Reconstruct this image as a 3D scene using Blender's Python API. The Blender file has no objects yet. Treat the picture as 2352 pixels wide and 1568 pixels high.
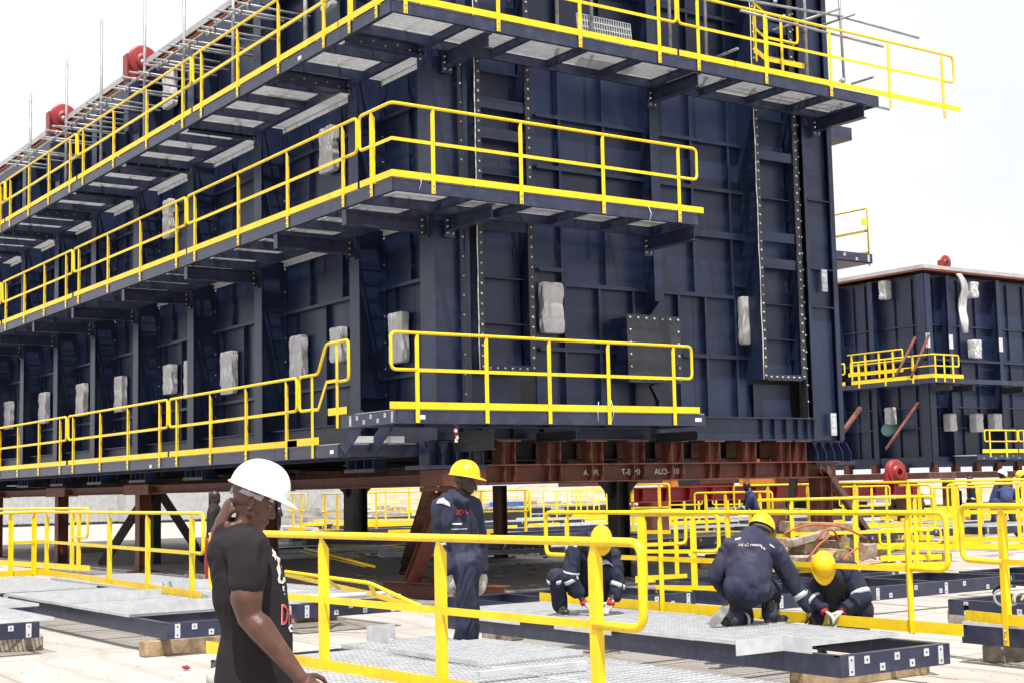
import bpy, bmesh, math, random
from mathutils import Vector, Matrix, noise
random.seed(7)
sc = bpy.context.scene
COL = sc.collection
# ------------------------------------------------------------------ camera
EYE = 1.72
F = 3307.8
RT = Vector((0.82322, -0.567313, -0.021552))
UP = Vector((-0.039804, -0.095544, 0.994629))
FW = Vector((0.566325, 0.817941, 0.101235))
CAM = Vector((0, 0, EYE))
cam = bpy.data.cameras.new('camera'); cam.lens = F/2352*36; cam.sensor_width = 36
cam.clip_start = 0.1; cam.clip_end = 3000
co = bpy.data.objects.new('camera', cam); COL.objects.link(co)
m = Matrix.Identity(4)
for i in range(3):
    m[i][0] = RT[i]; m[i][1] = UP[i]; m[i][2] = -FW[i]; m[i][3] = CAM[i]
co.matrix_world = m
sc.camera = co
# ------------------------------------------------------------------ light
SUN = Vector((-0.20, -0.33, 0.92)).normalized()
elev = math.asin(SUN.z); azim = math.atan2(SUN.x, SUN.y)
w = bpy.data.worlds.new('World'); sc.world = w; w.use_nodes = True
nt = w.node_tree; nt.nodes.clear()
out = nt.nodes.new('ShaderNodeOutputWorld'); bg = nt.nodes.new('ShaderNodeBackground')
sky = nt.nodes.new('ShaderNodeTexSky'); sky.sky_type = 'NISHITA'; sky.sun_disc = False
sky.sun_elevation = elev; sky.sun_rotation = azim; sky.air_density = 1.0; sky.dust_density = 4.0; sky.ozone_density = 1.0
tc = nt.nodes.new('ShaderNodeTexCoord'); mp = nt.nodes.new('ShaderNodeMapping'); mp.inputs['Scale'].default_value = (1, 1, 3)
nz = nt.nodes.new('ShaderNodeTexNoise'); nz.inputs['Scale'].default_value = 1.6; nz.inputs['Detail'].default_value = 7; nz.inputs['Roughness'].default_value = .55
rp = nt.nodes.new('ShaderNodeValToRGB'); rp.color_ramp.elements[0].position = .36; rp.color_ramp.elements[0].color = (.88, .88, .88, 1); rp.color_ramp.elements[1].position = .62; rp.color_ramp.elements[1].color = (1, 1, 1, 1)
mx = nt.nodes.new('ShaderNodeMixRGB'); mx.inputs['Color2'].default_value = (12.6, 12.8, 13.3, 1)
nt.links.new(tc.outputs['Generated'], mp.inputs['Vector']); nt.links.new(mp.outputs['Vector'], nz.inputs['Vector'])
nt.links.new(nz.outputs['Fac'], rp.inputs['Fac']); nt.links.new(rp.outputs['Color'], mx.inputs['Fac'])
nt.links.new(sky.outputs['Color'], mx.inputs['Color1']); nt.links.new(mx.outputs['Color'], bg.inputs['Color'])
bg.inputs['Strength'].default_value = 0.060
nt.links.new(bg.outputs['Background'], out.inputs['Surface'])
sl = bpy.data.lights.new('sun', 'SUN'); sl.energy = 5.0; sl.angle = math.radians(.6); sl.color = (1, .95, .88)
so = bpy.data.objects.new('sun', sl); COL.objects.link(so)
so.rotation_euler = SUN.to_track_quat('Z', 'Y').to_euler(); so.location = (0, 0, 60)
vs = sc.view_settings; vs.view_transform = 'Standard'; vs.look = 'None'; vs.gamma = 1; vs.use_curve_mapping = False
vs.exposure = 0.5
sc.cycles.max_bounces = 8

# ------------------------------------------------------------------ helpers
def at(x, y, ax, v):
    """point where the sight line through photo point (x, y) meets the plane ax = v"""
    d = RT*((x-1176)/F) + UP*(-(y-784)/F) + FW
    i = 'xyz'.index(ax)
    return CAM + d*((v-CAM[i])/d[i])
def line_at(px, A, B):
    """point on plan line A-B seen in photo column px (near the horizon)"""
    d = RT*((px-1176)/F) + UP*(-.07) + FW
    ax, ay = A[0], A[1]; ux, uy = B[0]-ax, B[1]-ay
    det = d.x*(-uy) - d.y*(-ux)
    s = (d.x*(ay-CAM.y) - d.y*(ax-CAM.x)) / (d.y*ux - d.x*uy) if abs(d.y*ux-d.x*uy) > 1e-9 else 0
    return Vector((ax+ux*s, ay+uy*s, 0))

def mat(name, col, rough=.5, metal=0, var=.12, vs_=3.0, bump=0., bs=40., dirt=None, da=.0, ds=1.2, spec=.5, streak=0.):
    m = bpy.data.materials.new(name); m.use_nodes = True
    n = m.node_tree; b = n.nodes['Principled BSDF']
    b.inputs['Roughness'].default_value = rough; b.inputs['Metallic'].default_value = metal
    b.inputs['Specular IOR Level'].default_value = spec
    geo = n.nodes.new('ShaderNodeNewGeometry')
    t = n.nodes.new('ShaderNodeTexNoise'); t.inputs['Scale'].default_value = vs_; t.inputs['Detail'].default_value = 6
    n.links.new(geo.outputs['Position'], t.inputs['Vector'])
    r = n.nodes.new('ShaderNodeValToRGB')
    c0 = [max(0, c*(1-var*1.6)) for c in col]; c1 = [min(1, c*(1+var)) for c in col]
    r.color_ramp.elements[0].position = .3; r.color_ramp.elements[1].position = .7
    r.color_ramp.elements[0].color = (*c0, 1); r.color_ramp.elements[1].color = (*c1, 1)
    n.links.new(t.outputs['Fac'], r.inputs['Fac'])
    last = r.outputs['Color']
    if dirt:
        t2 = n.nodes.new('ShaderNodeTexNoise'); t2.inputs['Scale'].default_value = ds; t2.inputs['Detail'].default_value = 8; t2.inputs['Roughness'].default_value = .65
        if streak:
            mpn = n.nodes.new('ShaderNodeMapping'); mpn.inputs['Scale'].default_value = (1, 1, streak)
            n.links.new(geo.outputs['Position'], mpn.inputs['Vector']); n.links.new(mpn.outputs['Vector'], t2.inputs['Vector'])
        else:
            n.links.new(geo.outputs['Position'], t2.inputs['Vector'])
        r2 = n.nodes.new('ShaderNodeValToRGB'); r2.color_ramp.elements[0].position = .5; r2.color_ramp.elements[1].position = .78
        r2.color_ramp.elements[0].color = (0, 0, 0, 1); r2.color_ramp.elements[1].color = (da, da, da, 1)
        n.links.new(t2.outputs['Fac'], r2.inputs['Fac'])
        mm = n.nodes.new('ShaderNodeMixRGB'); mm.inputs['Color2'].default_value = (*dirt, 1)
        n.links.new(r2.outputs['Color'], mm.inputs['Fac']); n.links.new(last, mm.inputs['Color1']); last = mm.outputs['Color']
    n.links.new(last, b.inputs['Base Color'])
    rr = n.nodes.new('ShaderNodeMapRange'); rr.inputs['To Min'].default_value = max(.05, rough-.12); rr.inputs['To Max'].default_value = min(1, rough+.15)
    n.links.new(t.outputs['Fac'], rr.inputs['Value']); n.links.new(rr.outputs['Result'], b.inputs['Roughness'])
    if bump:
        t3 = n.nodes.new('ShaderNodeTexNoise'); t3.inputs['Scale'].default_value = bs; t3.inputs['Detail'].default_value = 5
        n.links.new(geo.outputs['Position'], t3.inputs['Vector'])
        bp = n.nodes.new('ShaderNodeBump'); bp.inputs['Strength'].default_value = bump; bp.inputs['Distance'].default_value = .02
        n.links.new(t3.outputs['Fac'], bp.inputs['Height']); n.links.new(bp.outputs['Normal'], b.inputs['Normal'])
    return m
M = {}
M['navy'] = mat('navy_paint', (.0105, .0190, .053), .36, var=.20, vs_=1.5, bump=.05, bs=3., dirt=(.050, .058, .080), da=.30, ds=2.2, streak=.35)
M['navyg'] = mat('navy_paint_new', (.022, .028, .062), .33, var=.15, vs_=2.5, bump=.05, bs=4., dirt=(.13, .13, .15), da=.3, ds=5)
M['plate'] = mat('dark_plate', (.022, .025, .034), .45, var=.2, vs_=3, dirt=(.06, .06, .06), da=.4, ds=3)
M['yellow'] = mat('yellow_paint', (.90, .62, .006), .38, var=.07, vs_=2.5, bump=.04, bs=30, dirt=(.42, .26, .03), da=.5, ds=9)
M['galv'] = mat('galvanised_steel', (.54, .56, .59), .5, metal=.1, var=.10, vs_=9, dirt=(.45, .45, .45), da=.4, ds=7)
M['tube'] = mat('scaffold_tube', (.34, .35, .365), .42, metal=.25, var=.3, vs_=6, dirt=(.2, .15, .1), da=.5, ds=6)
M['bolt'] = mat('bolt_steel', (.45, .45, .45), .4, metal=.6)
M['rust'] = mat('red_primer', (.125, .036, .022), .6, var=.3, vs_=3, bump=.1, bs=25, dirt=(.16, .06, .03), da=.7, ds=3)
M['rustdark'] = mat('rusty_steel', (.10, .045, .028), .75, var=.35, vs_=5, bump=.2, bs=30, dirt=(.22, .09, .04), da=.8, ds=4)
M['red'] = mat('red_paint', (.27, .018, .018), .42, var=.12, vs_=3, dirt=(.2, .05, .05), da=.4, ds=5)
M['black'] = mat('black_steel', (.018, .018, .020), .5, var=.25, vs_=3, dirt=(.08, .07, .06), da=.5)
M['roof'] = mat('roof_edge_sheet', (.42, .41, .42), .6, var=.12, vs_=1.5, dirt=(.25, .2, .16), da=.5, ds=1.2)
M['orange'] = mat('sealant_strip', (.42, .10, .03), .6)
M['tarp'] = mat('grey_wrap', (.52, .52, .53), .42, var=.10, vs_=5, bump=.30, bs=11, spec=.5)
M['wood'] = mat('timber', (.36, .25, .15), .8, var=.3, vs_=9, bump=.35, bs=60, dirt=(.16, .11, .07), da=.8, ds=6)
M['woodgrey'] = mat('weathered_timber', (.34, .29, .23), .85, var=.3, vs_=9, bump=.35, bs=60, dirt=(.15, .12, .1), da=.8, ds=6)
M['white'] = mat('white_label', (.75, .75, .75), .6, var=.04)
M['orangem'] = mat('orange_machine_paint', (.62, .20, .01), .45, var=.1)
M['concrete'] = mat('grey_concrete', (.34, .33, .31), .85, var=.2, vs_=2, bump=.2, dirt=(.2, .18, .15), da=.6)
M['glass'] = mat('dark_glass', (.03, .04, .05), .1)
M['green'] = mat('green_cap', (.10, .24, .20), .5)
M['hole'] = mat('bolt_hole', (.008, .008, .008), .8)

def fillet(pts, r, n=5):
    pts = [Vector(p) for p in pts]; o = [pts[0]]
    for i in range(1, len(pts)-1):
        a, b, c = pts[i-1], pts[i], pts[i+1]
        u = (a-b); v = (c-b); rr = min(r, u.length*.49, v.length*.49); u.normalize(); v.normalize()
        if u.dot(v) < -.985: o.append(b); continue
        p0 = b+u*rr; p1 = b+v*rr
        for k in range(n+1):
            t = k/n; o.append(p0*(1-t)**2 + b*2*t*(1-t) + p1*t*t)
    o.append(pts[-1]); return o

class MB:
    def __init__(s): s.v = []; s.f = []; s.sm = []
    def add(s, vs, fs, smooth=False):
        k = len(s.v); s.v += [tuple(x) for x in vs]; s.f += [tuple(i+k for i in f) for f in fs]; s.sm += [smooth]*len(fs); return s
    def box(s, a, b):
        x0, y0, z0 = [min(a[i], b[i]) for i in range(3)]; x1, y1, z1 = [max(a[i], b[i]) for i in range(3)]
        return s.add([(x0,y0,z0),(x1,y0,z0),(x1,y1,z0),(x0,y1,z0),(x0,y0,z1),(x1,y0,z1),(x1,y1,z1),(x0,y1,z1)],
                     [(0,3,2,1),(4,5,6,7),(0,1,5,4),(1,2,6,5),(2,3,7,6),(3,0,4,7)])
    def obox(s, c, u, v, w_):
        c, u, v, w_ = map(Vector, (c, u, v, w_))
        P = [c+u*i+v*j+w_*k for k in (-1, 1) for (i, j) in ((-1,-1),(1,-1),(1,1),(-1,1))]
        return s.add(P, [(0,3,2,1),(4,5,6,7),(0,1,5,4),(1,2,6,5),(2,3,7,6),(3,0,4,7)])
    def bar(s, p, q, wd, ht, up=(0, 0, 1)):
        p, q, up = Vector(p), Vector(q), Vector(up); d = q-p
        side = d.cross(up)
        if side.length < 1e-6: side = d.cross(Vector((1, 0, 0)))
        side.normalize(); u = side.cross(d).normalized()
        return s.obox((p+q)/2, d/2, side*wd/2, u*ht/2)
    def ibeam(s, p, q, wd, ht, t=.015, up=(0, 0, 1)):
        p, q, up = Vector(p), Vector(q), Vector(up); d = q-p
        side = d.cross(up).normalized(); u = side.cross(d).normalized()
        o = u*(ht/2-t/2)
        s.obox((p+q)/2+o, d/2, side*wd/2, u*t/2); s.obox((p+q)/2-o, d/2, side*wd/2, u*t/2)
        return s.obox((p+q)/2, d/2, side*t*.4, u*(ht/2-t))
    def tube(s, pts, r, n=8, cap=True):
        pts = [Vector(p) for p in pts]; N = len(pts)
        T = []
        for i in range(N):
            a = pts[max(0, i-1)]; b = pts[min(N-1, i+1)]; T.append((b-a).normalized())
        u = T[0].orthogonal().normalized(); R = []
        rr = r if isinstance(r, (list, tuple)) else [r]*N
        for i in range(N):
            u = (u - T[i]*u.dot(T[i])).normalized(); v = T[i].cross(u)
            R += [pts[i] + (u*math.cos(a)+v*math.sin(a))*rr[i] for a in [2*math.pi*k/n for k in range(n)]]
        fs = [(i*n+k, i*n+(k+1) % n, (i+1)*n+(k+1) % n, (i+1)*n+k) for i in range(N-1) for k in range(n)]
        s.add(R, fs, True)
        if cap: s.f += [tuple(len(s.v)-N*n+k for k in reversed(range(n))), tuple(len(s.v)-n+k for k in range(n))]; s.sm += [False, False]
        return s
    def prism(s, poly, o, u, v, w_, t):
        """polygon in (u, v) from origin o, extruded along w_ by t"""
        o, u, v, w_ = map(Vector, (o, u, v, w_)); n = len(poly)
        A = [o+u*a+v*b for a, b in poly]; B = [p+w_*t for p in A]
        return s.add(A+B, [tuple(reversed(range(n))), tuple(range(n, 2*n))]+[(i, (i+1) % n, n+(i+1) % n, n+i) for i in range(n)])
    def lathe(s, prof, c, ax=(0, 0, 1), n=20, cap=False):
        c, ax = Vector(c), Vector(ax).normalized(); u = ax.orthogonal().normalized(); v = ax.cross(u); k = len(prof)
        V = [c+ax*h+(u*math.cos(a)+v*math.sin(a))*r for r, h in prof for a in [2*math.pi*j/n for j in range(n)]]
        s.add(V, [(i*n+j, i*n+(j+1) % n, (i+1)*n+(j+1) % n, (i+1)*n+j) for i in range(k-1) for j in range(n)], True)
        return s
    def mesh(s, name, mt, org=(0, 0, 0)):
        me = bpy.data.meshes.new(name); o = Vector(org)
        me.from_pydata([Vector(x)-o for x in s.v], [], s.f)
        me.polygons.foreach_set('use_smooth', s.sm)
        me.materials.append(M[mt] if isinstance(mt, str) else mt); me.update()
        return me
    def build(s, name, mt, parent=None, kind=None, label=None):
        org = Vector(parent['o3']) if parent is not None and 'o3' in parent.keys() else Vector((0, 0, 0))
        return put(s.mesh(name, mt, org), name, parent, kind=kind, label=label)
def put(me, name, parent=None, loc=None, rot=None, kind=None, label=None):
    """link an object; loc is in world coordinates"""
    o = bpy.data.objects.new(name, me); COL.objects.link(o)
    org = Vector((0, 0, 0))
    if parent is not None:
        o.parent = parent
        if 'o3' in parent.keys(): org = Vector(parent['o3'])
    if loc is not None: o.location = Vector(loc)-org
    if rot is not None: o.rotation_euler = rot
    if kind: o['kind'] = kind
    if label: o['label'] = label
    return o
def sub(o, org=None):
    """let part o carry sub-parts given in world coordinates"""
    p = o.parent; b = Vector(p['o3']) if p is not None and 'o3' in p.keys() else Vector((0, 0, 0))
    o['o3'] = tuple(b + o.location); return o
def thing(name, label, cat, loc=(0, 0, 0), group=None):
    o = bpy.data.objects.new(name, None); COL.objects.link(o); o.location = loc; o['o3'] = tuple(loc)
    o.empty_display_size = .2
    o['label'] = label; o['category'] = cat
    if group: o['group'] = group
    return o
def tag(o, label, cat, group=None):
    o['label'] = label; o['category'] = cat
    if group: o['group'] = group
    return o

# shared small meshes
BOLT = MB().lathe([(0, .026), (.010, .025), (.016, .018), (.018, .006), (.018, 0)], (0, 0, 0), (0, 0, 1), 8).mesh('bolt', 'bolt')
def bolt(parent, p, nrm, s=1.):
    o = put(BOLT, 'bolt', parent, p); o.rotation_euler = Vector(nrm).to_track_quat('Z', 'Y').to_euler(); o.scale = (s, s, s); return o
GR = {}
def grating_mesh(lx, ly, h=.03, px=.045, py=.10, upstand=0.):
    k = (round(lx, 2), round(ly, 2), px, py, upstand)
    if k in GR: return GR[k]
    b = MB(); n = int(lx/px)
    for i in range(1, n): b.box((i*lx/n-.004, .006, -h), (i*lx/n+.004, ly-.006, 0))
    n = int(ly/py)
    for i in range(1, n): b.box((.006, i*ly/n-.006, -h*.45), (lx-.006, i*ly/n+.006, -.001))
    for (x0, y0, x1, y1) in ((0, 0, lx, .006), (0, ly-.006, lx, ly), (0, .006, .006, ly-.006), (lx-.006, .006, lx, ly-.006)): b.box((x0, y0, -h), (x1, y1, .003))
    GR[k] = b.mesh('grating_panel', 'galv'); return GR[k]

# ------------------------------------------------------------------ ground
gm = mat('pale_concrete_yard', (.405, .375, .350), .9, var=.09, vs_=.35, bump=.12, bs=14, dirt=(.27, .235, .20), da=.7, ds=.45)
_n = gm.node_tree; _b = _n.nodes['Principled BSDF']; _src = _b.inputs['Base Color'].links[0].from_socket
_g = _n.nodes.new('ShaderNodeNewGeometry'); _mp = _n.nodes.new('ShaderNodeMapping'); _mp.inputs['Rotation'].default_value = (0, 0, .03)
_br = _n.nodes.new('ShaderNodeTexBrick'); _br.offset = 0; _br.inputs['Scale'].default_value = .28; _br.inputs['Mortar Size'].default_value = .006; _br.inputs['Brick Width'].default_value = 1; _br.inputs['Row Height'].default_value = .9
_br.inputs['Color1'].default_value = (0, 0, 0, 1); _br.inputs['Color2'].default_value = (.10, .10, .10, 1); _br.inputs['Mortar'].default_value = (.75, .75, .75, 1)
_m = _n.nodes.new('ShaderNodeMixRGB'); _m.inputs['Color2'].default_value = (.17, .145, .12, 1)
_n.links.new(_g.outputs['Position'], _mp.inputs['Vector']); _n.links.new(_mp.outputs['Vector'], _br.inputs['Vector']); _n.links.new(_br.outputs['Color'], _m.inputs['Fac']); _n.links.new(_src, _m.inputs['Color1'])
_w = _n.nodes.new('ShaderNodeTexWave'); _w.inputs['Scale'].default_value = .5; _w.inputs['Distortion'].default_value = 9; _w.inputs['Detail'].default_value = 5; _w.inputs['Detail Scale'].default_value = .6
_r = _n.nodes.new('ShaderNodeValToRGB'); _r.color_ramp.elements[0].position = .78; _r.color_ramp.elements[0].color = (0, 0, 0, 1); _r.color_ramp.elements[1].color = (.5, .5, .5, 1)
_m2 = _n.nodes.new('ShaderNodeMixRGB'); _m2.inputs['Color2'].default_value = (.27, .235, .20, 1)
_n.links.new(_g.outputs['Position'], _w.inputs['Vector']); _n.links.new(_w.outputs['Color'], _r.inputs['Fac']); _n.links.new(_r.outputs['Color'], _m2.inputs['Fac']); _n.links.new(_m.outputs['Color'], _m2.inputs['Color1']); _n.links.new(_m2.outputs['Color'], _b.inputs['Base Color'])
g = MB(); N = 60
g.add([(-600, -300, 0), (1500, -300, 0), (1500, 2000, 0), (-600, 2000, 0)], [(0, 1, 2, 3)])
go = g.build('ground', gm, kind='structure')
# ------------------------------------------------------------------ guardrails
def guardrail(path, z, posts, label, group, h=1.1, loop0=True, loop1=True, toe0=None, toe1=None, drop=.18, out=None, bolts=False, mid=.52, r=.024, toeh=.10, post_w=.065, toe_z=.015, snip=True):
    """path: plan points (outer face); posts: plan points with index of path segment. out: outward normal per segment"""
    path = [Vector((p[0], p[1], 0)) for p in path]
    t = thing('guardrail', label, 'guardrail', (path[0].x, path[0].y, z), group)
    up = Vector((0, 0, 1)); zt = z+h; zm = z+h*mid
    D0 = (path[1]-path[0]).normalized(); D1 = (path[-1]-path[-2]).normalized()
    P = [p+up*zt for p in path]
    posts_s = sorted(posts, key=lambda q: (q[1], (q[0]-path[q[1]]).length))
    first = Vector(posts_s[0][0]); last = Vector(posts_s[-1][0])
    pts = list(P)
    if loop0: pts = [first+up*zm, path[0]+up*zm] + pts
    if loop1: pts = pts + [path[-1]+up*zm, last+up*zm]
    MB().tube(fillet(pts, .09, 4), r, 10).build('top_rail', 'yellow', t)
    mb = MB(); tb = MB()
    q = [first+up*zm] + [p+up*zm for p in path[1:-1]] + [last+up*zm]
    for a, b in zip(q[:-1], q[1:]): mb.bar(a, b, .01, .05)
    mb.build('mid_rail', 'yellow', t)
    e0 = path[0]-D0*(toe0 if toe0 is not None else 0); e1 = path[-1]+D1*(toe1 if toe1 is not None else 0)
    q = [e0] + path[1:-1] + [e1]
    for a, b in zip(q[:-1], q[1:]): tb.bar(a+up*(z+toe_z+toeh/2), b+up*(z+toe_z+toeh/2), .008, toeh)
    tb.build('toe_board', 'yellow', t)
    for p, si in posts_s:
        p = Vector(p); d = (path[si+1]-path[si]).normalized(); n = Vector((d.y, -d.x, 0))
        if out is not None and n.dot(Vector(out[si])) < 0: n = -n
        zb = z-drop; hh = zt-zb; wd = post_w
        b = MB()
        # angle section with its inner leg, top leg corner cut away under the rail
        poly = [(-wd/2, 0), (wd/2, 0), (wd/2, hh-.02), (-wd*.1, hh-.02), (-wd/2, hh-.10)] if snip else [(-wd/2, 0), (wd/2, 0), (wd/2, hh), (-wd/2, hh)]
        b.prism(poly, Vector((p.x, p.y, zb))+n*.006, d, up, n, .008)
        b.prism([(0, drop+.01), (-.05, drop+.01), (-.05, hh-.10), (0, hh-.03)], Vector((p.x, p.y, zb))+d*(wd/2-.009)+n*.006, n, up, d, .008)
        po = b.build('post', 'yellow', t)
        if bolts:
            sub(po)
            for dz in (.05, .13): bolt(po, Vector((p.x, p.y, zb+dz))+n*.014, n, .85)
    return t

# ------------------------------------------------------------------ main steel module
XL, YF = 10.2, 17.66            # outer faces of the walkways
XW, YW = 12.25, 19.45           # wall planes
XR = 20.75                      # right end
CY = [19.2, 21.6, 25.5, 28.9, 32.2, 35.2, 38.2, 41.3, 44.4, 47.6, 50.8]
ZB, ZT = 2.49, 11.75
YE = 52.5
mod = thing('steel_module', 'huge dark navy plated steel module with walkways round it, filling the middle of the yard', 'steel module', (XW, YW, ZB))
def panel_grid(kind, plane, spans, mt='navy', par=None, inset=.0):
    """spans: list of (a0, a1, z0, z1) rectangles, each its own plate"""
    for (a0, a1, z0, z1) in spans:
        b = MB(); g_ = .004
        if kind == 'y': b.box((a0+g_, plane, z0+g_), (a1-g_, plane+.012, z1-g_))
        else: b.box((plane, a0+g_, z0+g_), (plane+.012, a1-g_, z1-g_))
        b.build('wall_panel', mt, par or mod)
# dark core so that no light leaks through the joints
MB().box((XW+.03, YW+.03, ZB+.3), (XR-.05, YE, ZT)).build('dark_core', 'black', mod)
MB().box((XW-.02, YW-.02, ZT), (XR+.1, YE+.1, ZT+.01)).build('roof_deck', 'roof', mod)
# roof fascia
b = MB(); b.box((11.88, 18.6, 11.84), (11.90, YE, 11.98)); b.box((11.90, 18.6, 11.96), (XR+.3, YE, 11.98)); b.box((11.9, 18.58, 11.84), (XR+.3, 18.6, 11.98)); b.build('roof_fascia', 'roof', mod)
b = MB(); b.box((11.95, 18.7, 11.77), (12.0, YE, 11.82)); b.build('sealant_strip', 'orange', mod)
b = MB(); b.box((11.97, 18.9, 11.36), (12.25, YE, 11.76)); b.build('eaves_beam', 'navy', mod)
# ---- front face
K = YW/19.1
xv_up = [12.36*K, 14.21*K, 15.15*K, 16.27*K, 17.15*K, 18.06*K, 18.86*K]
zh = [2.9, 4.02, 5.13, 6.27, 7.12, 8.0, 9.6, 10.5, 11.6]
def vst(x, z0, z1, wd=.07, tk=.012, name='stiffener', y0=None, pr=.12):
    MB().box((x-tk/2, YW-pr, z0), (x+tk/2, YW-.001, z1)).build(name, 'navy', mod)
    MB().box((x-wd/2, YW-pr-.012, z0), (x+wd/2, YW-pr, z1)).build(name, 'navy', mod)
def hst(x0, x1, z, wd=.07, pr=.105):
    b = MB(); b.box((x0, YW-pr, z-.006), (x1, YW-.001, z+.006)); b.box((x0, YW-pr-.01, z-wd/2), (x1, YW-pr-.001, z+wd/2)); b.build('stiffener', 'navy', mod)
S = [13.70*K, 14.21*K, 15.15*K, 16.2*K, 17.15*K, 18.06*K, 18.80*K]
spans = []
for i in range(6):
    for z0, z1 in zip(zh[:-1], zh[1:]): spans.append((S[i], S[i+1], z0, z1))
panel_grid('y', YW, spans)
for x in (14.21*K, 15.15*K, 17.15*K, 18.06*K): vst(x, 5.15, 11.4, .05, pr=.09)
for x in (14.25*K, 14.98*K, 15.72*K, 16.75*K, 17.38*K, 18.10*K): vst(x, 2.92, 5.1, .05, pr=.09)
hst(13.72*K, 14.19*K, 5.36); hst(14.23*K, 16.15*K, 5.13); hst(16.35*K, 18.08*K, 5.13); hst(18.1*K, 18.8*K, 5.36)
hst(13.72*K, 15.5*K, 4.02); hst(16.8*K, 18.8*K, 4.02)
hst(13.72*K, 16.15*K, 7.11); hst(16.35*K, 18.8*K, 7.11); hst(16.35*K, 18.8*K, 6.26, .12, .13)
hst(13.72*K, 16.15*K, 8.0); hst(16.35*K, 18.8*K, 8.0); hst(13.72*K, 18.8*K, 9.4); hst(13.72*K, 18.8*K, 10.4)
# centre column with its flange tapering at the foot
b = MB(); b.box((16.32, YW-.40, 4.9), (16.335, YW-.001, 11.4)); b.box((16.23, YW-.415, 4.9), (16.43, YW-.40, 11.4))
b.prism([(0, 0), (.40, .0), (.40, -.02), (.0, -.32)], (16.32, YW, 4.9), (0, -1, 0), (0, 0, 1), (1, 0, 0), .015)
b.build('column', 'navy', mod)
# bolted access plate
AP = MB().box((15.50, 18.93, 3.47), (16.70, 18.95, 4.63)).build('access_plate', 'plate', mod); sub(AP)
MB().box((15.60, 18.951, 3.5), (16.60, YW-.002, 4.6)).build('plate_frame', 'navy', mod)
for k in range(7):
    x = 15.56+k*.18
    for z in (3.53, 4.57): bolt(AP, (x, 18.93, z), (0, -1, 0), 1.25)
for k in range(1, 5):
    for x in (15.56, 16.64): bolt(AP, (x, 18.93, 3.53+k*.208), (0, -1, 0), 1.25)
b = MB(); b.bar((16.15, 19.1, 3.45), (16.3, 19.1, 3.2), .08, .10); b.bar((16.3, 19.1, 3.2), (16.3, 19.1, 2.9), .08, .10, (0, 1, 0)); b.build('pipe_bracket', 'navy', mod)
# bolted duct frames (left and right)
def duct_frame(x0, x1, zbot, ztop, rails, thin, bottom=True):
    wS = .11
    fr = []
    for (a, b_) in ((x0, x0+wS), (x1-wS, x1)):
        o = MB().box((a, 18.96, zbot), (b_, 18.98, ztop)).build('bolting_flange', 'plate', mod); sub(o)
        n = int((ztop-zbot)/.165)
        for k in range(n+1):
            z = zbot+.05+k*.165
            if z < ztop: bolt(o, ((a+b_)/2, 18.96, z), (0, -1, 0), 1.2)
        inner = a+.02 if a == x0 else b_-.02
        MB().box((inner-.012, 18.982, zbot), (inner+.012, YW-.001, ztop)).build('side_plate', 'navy', mod)
    # recessed sheets between stiffeners
    zz = sorted([zbot]+thin+[ztop]+rails)
    for z0, z1 in zip(zz[:-1], zz[1:]):
        MB().box((x0+wS+.003, 19.22, z0+.005), (x1-wS-.003, 19.235, z1-.005)).build('wall_panel', 'navy', mod)
        for xx in (x0+wS+.12, x1-wS-.12):
            if z1-z0 > .45:
                zc = (z0+z1)/2
                MB().tube([(xx, 19.215, zc-.09), (xx, 19.19, zc-.09), (xx, 19.19, zc+.09), (xx, 19.215, zc+.09)], .007, 6).build('lifting_handle', 'black', mod)
    for z in thin: MB().box((x0+wS, 19.06, z-.006), (x1-wS, 19.218, z+.006)).build('stiffener', 'navy', mod)
    for z in rails:
        b = MB(); b.box((x0+wS, 18.99, z-.09), (x1-wS, 19.01, z+.09)); b.build('cross_rail', 'navy', mod)
    if bottom:
        o = MB().box((x0+wS+.002, 18.962, zbot-.03), (x1-wS-.002, 18.978, zbot+.08)).build('bolting_flange', 'plate', mod); sub(o)
        for k in range(6): bolt(o, (x0+wS+.08+k*(x1-x0-2*wS-.16)/5, 18.962, zbot+.03), (0, -1, 0), 1.2)
duct_frame(12.50, 13.60, 3.60, 11.4, [5.95, 7.95, 7.45, 10.2], [4.36, 5.1, 6.8, 8.5, 9.3])
duct_frame(18.70, 19.80, 3.62, 11.4, [6.26, 5.76, 7.8, 10.3], [4.36, 5.01, 7.0, 8.51, 9.3])
panel_grid('y', YW-.1, [(12.6, 13.55, 2.92, 3.55), (18.8, 19.75, 2.92, 3.55)])
# sealing rope down the frames
MB().tube([(12.485, 18.95, 3.6+.4*k+.0) if k % 2 else (12.492, 18.95, 3.6+.4*k) for k in range(20)], .008, 5).build('sealing_rope', 'white', mod)
MB().tube([(18.69+.008*(k % 3), 18.95, 3.6+.4*k) for k in range(20)], .008, 5).build('sealing_rope', 'white', mod)
# corner column and neighbours
b = MB(); b.box((11.70, 18.98, ZB), (11.72, 19.42, ZT-.1)); b.box((11.72, 19.0, ZB), (12.16, 19.02, ZT-.1)); b.box((12.13, 18.9, ZB), (12.16, 19.0, ZT-.1)); b.build('corner_column', 'navy', mod)
b = MB(); b.box((12.28, 18.98, ZB+.4), (12.36, 19.2, ZT-.3)); b.build('column', 'navy', mod)
cc = MB().box((12.165, 18.90, ZB+.4), (12.19, 18.97, ZT-.1)).build('bolting_flange', 'plate', mod); sub(cc)
for k in range(26): bolt(cc, (12.178, 18.90, 3.2+k*.31), (0, -1, 0), 1.0)
MB().box((12.2, YW, ZB), (12.6, YW+.02, ZT)).build('wall_panel', 'black', mod)  # black colour paints the shade of the recess beside the corner column
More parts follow.
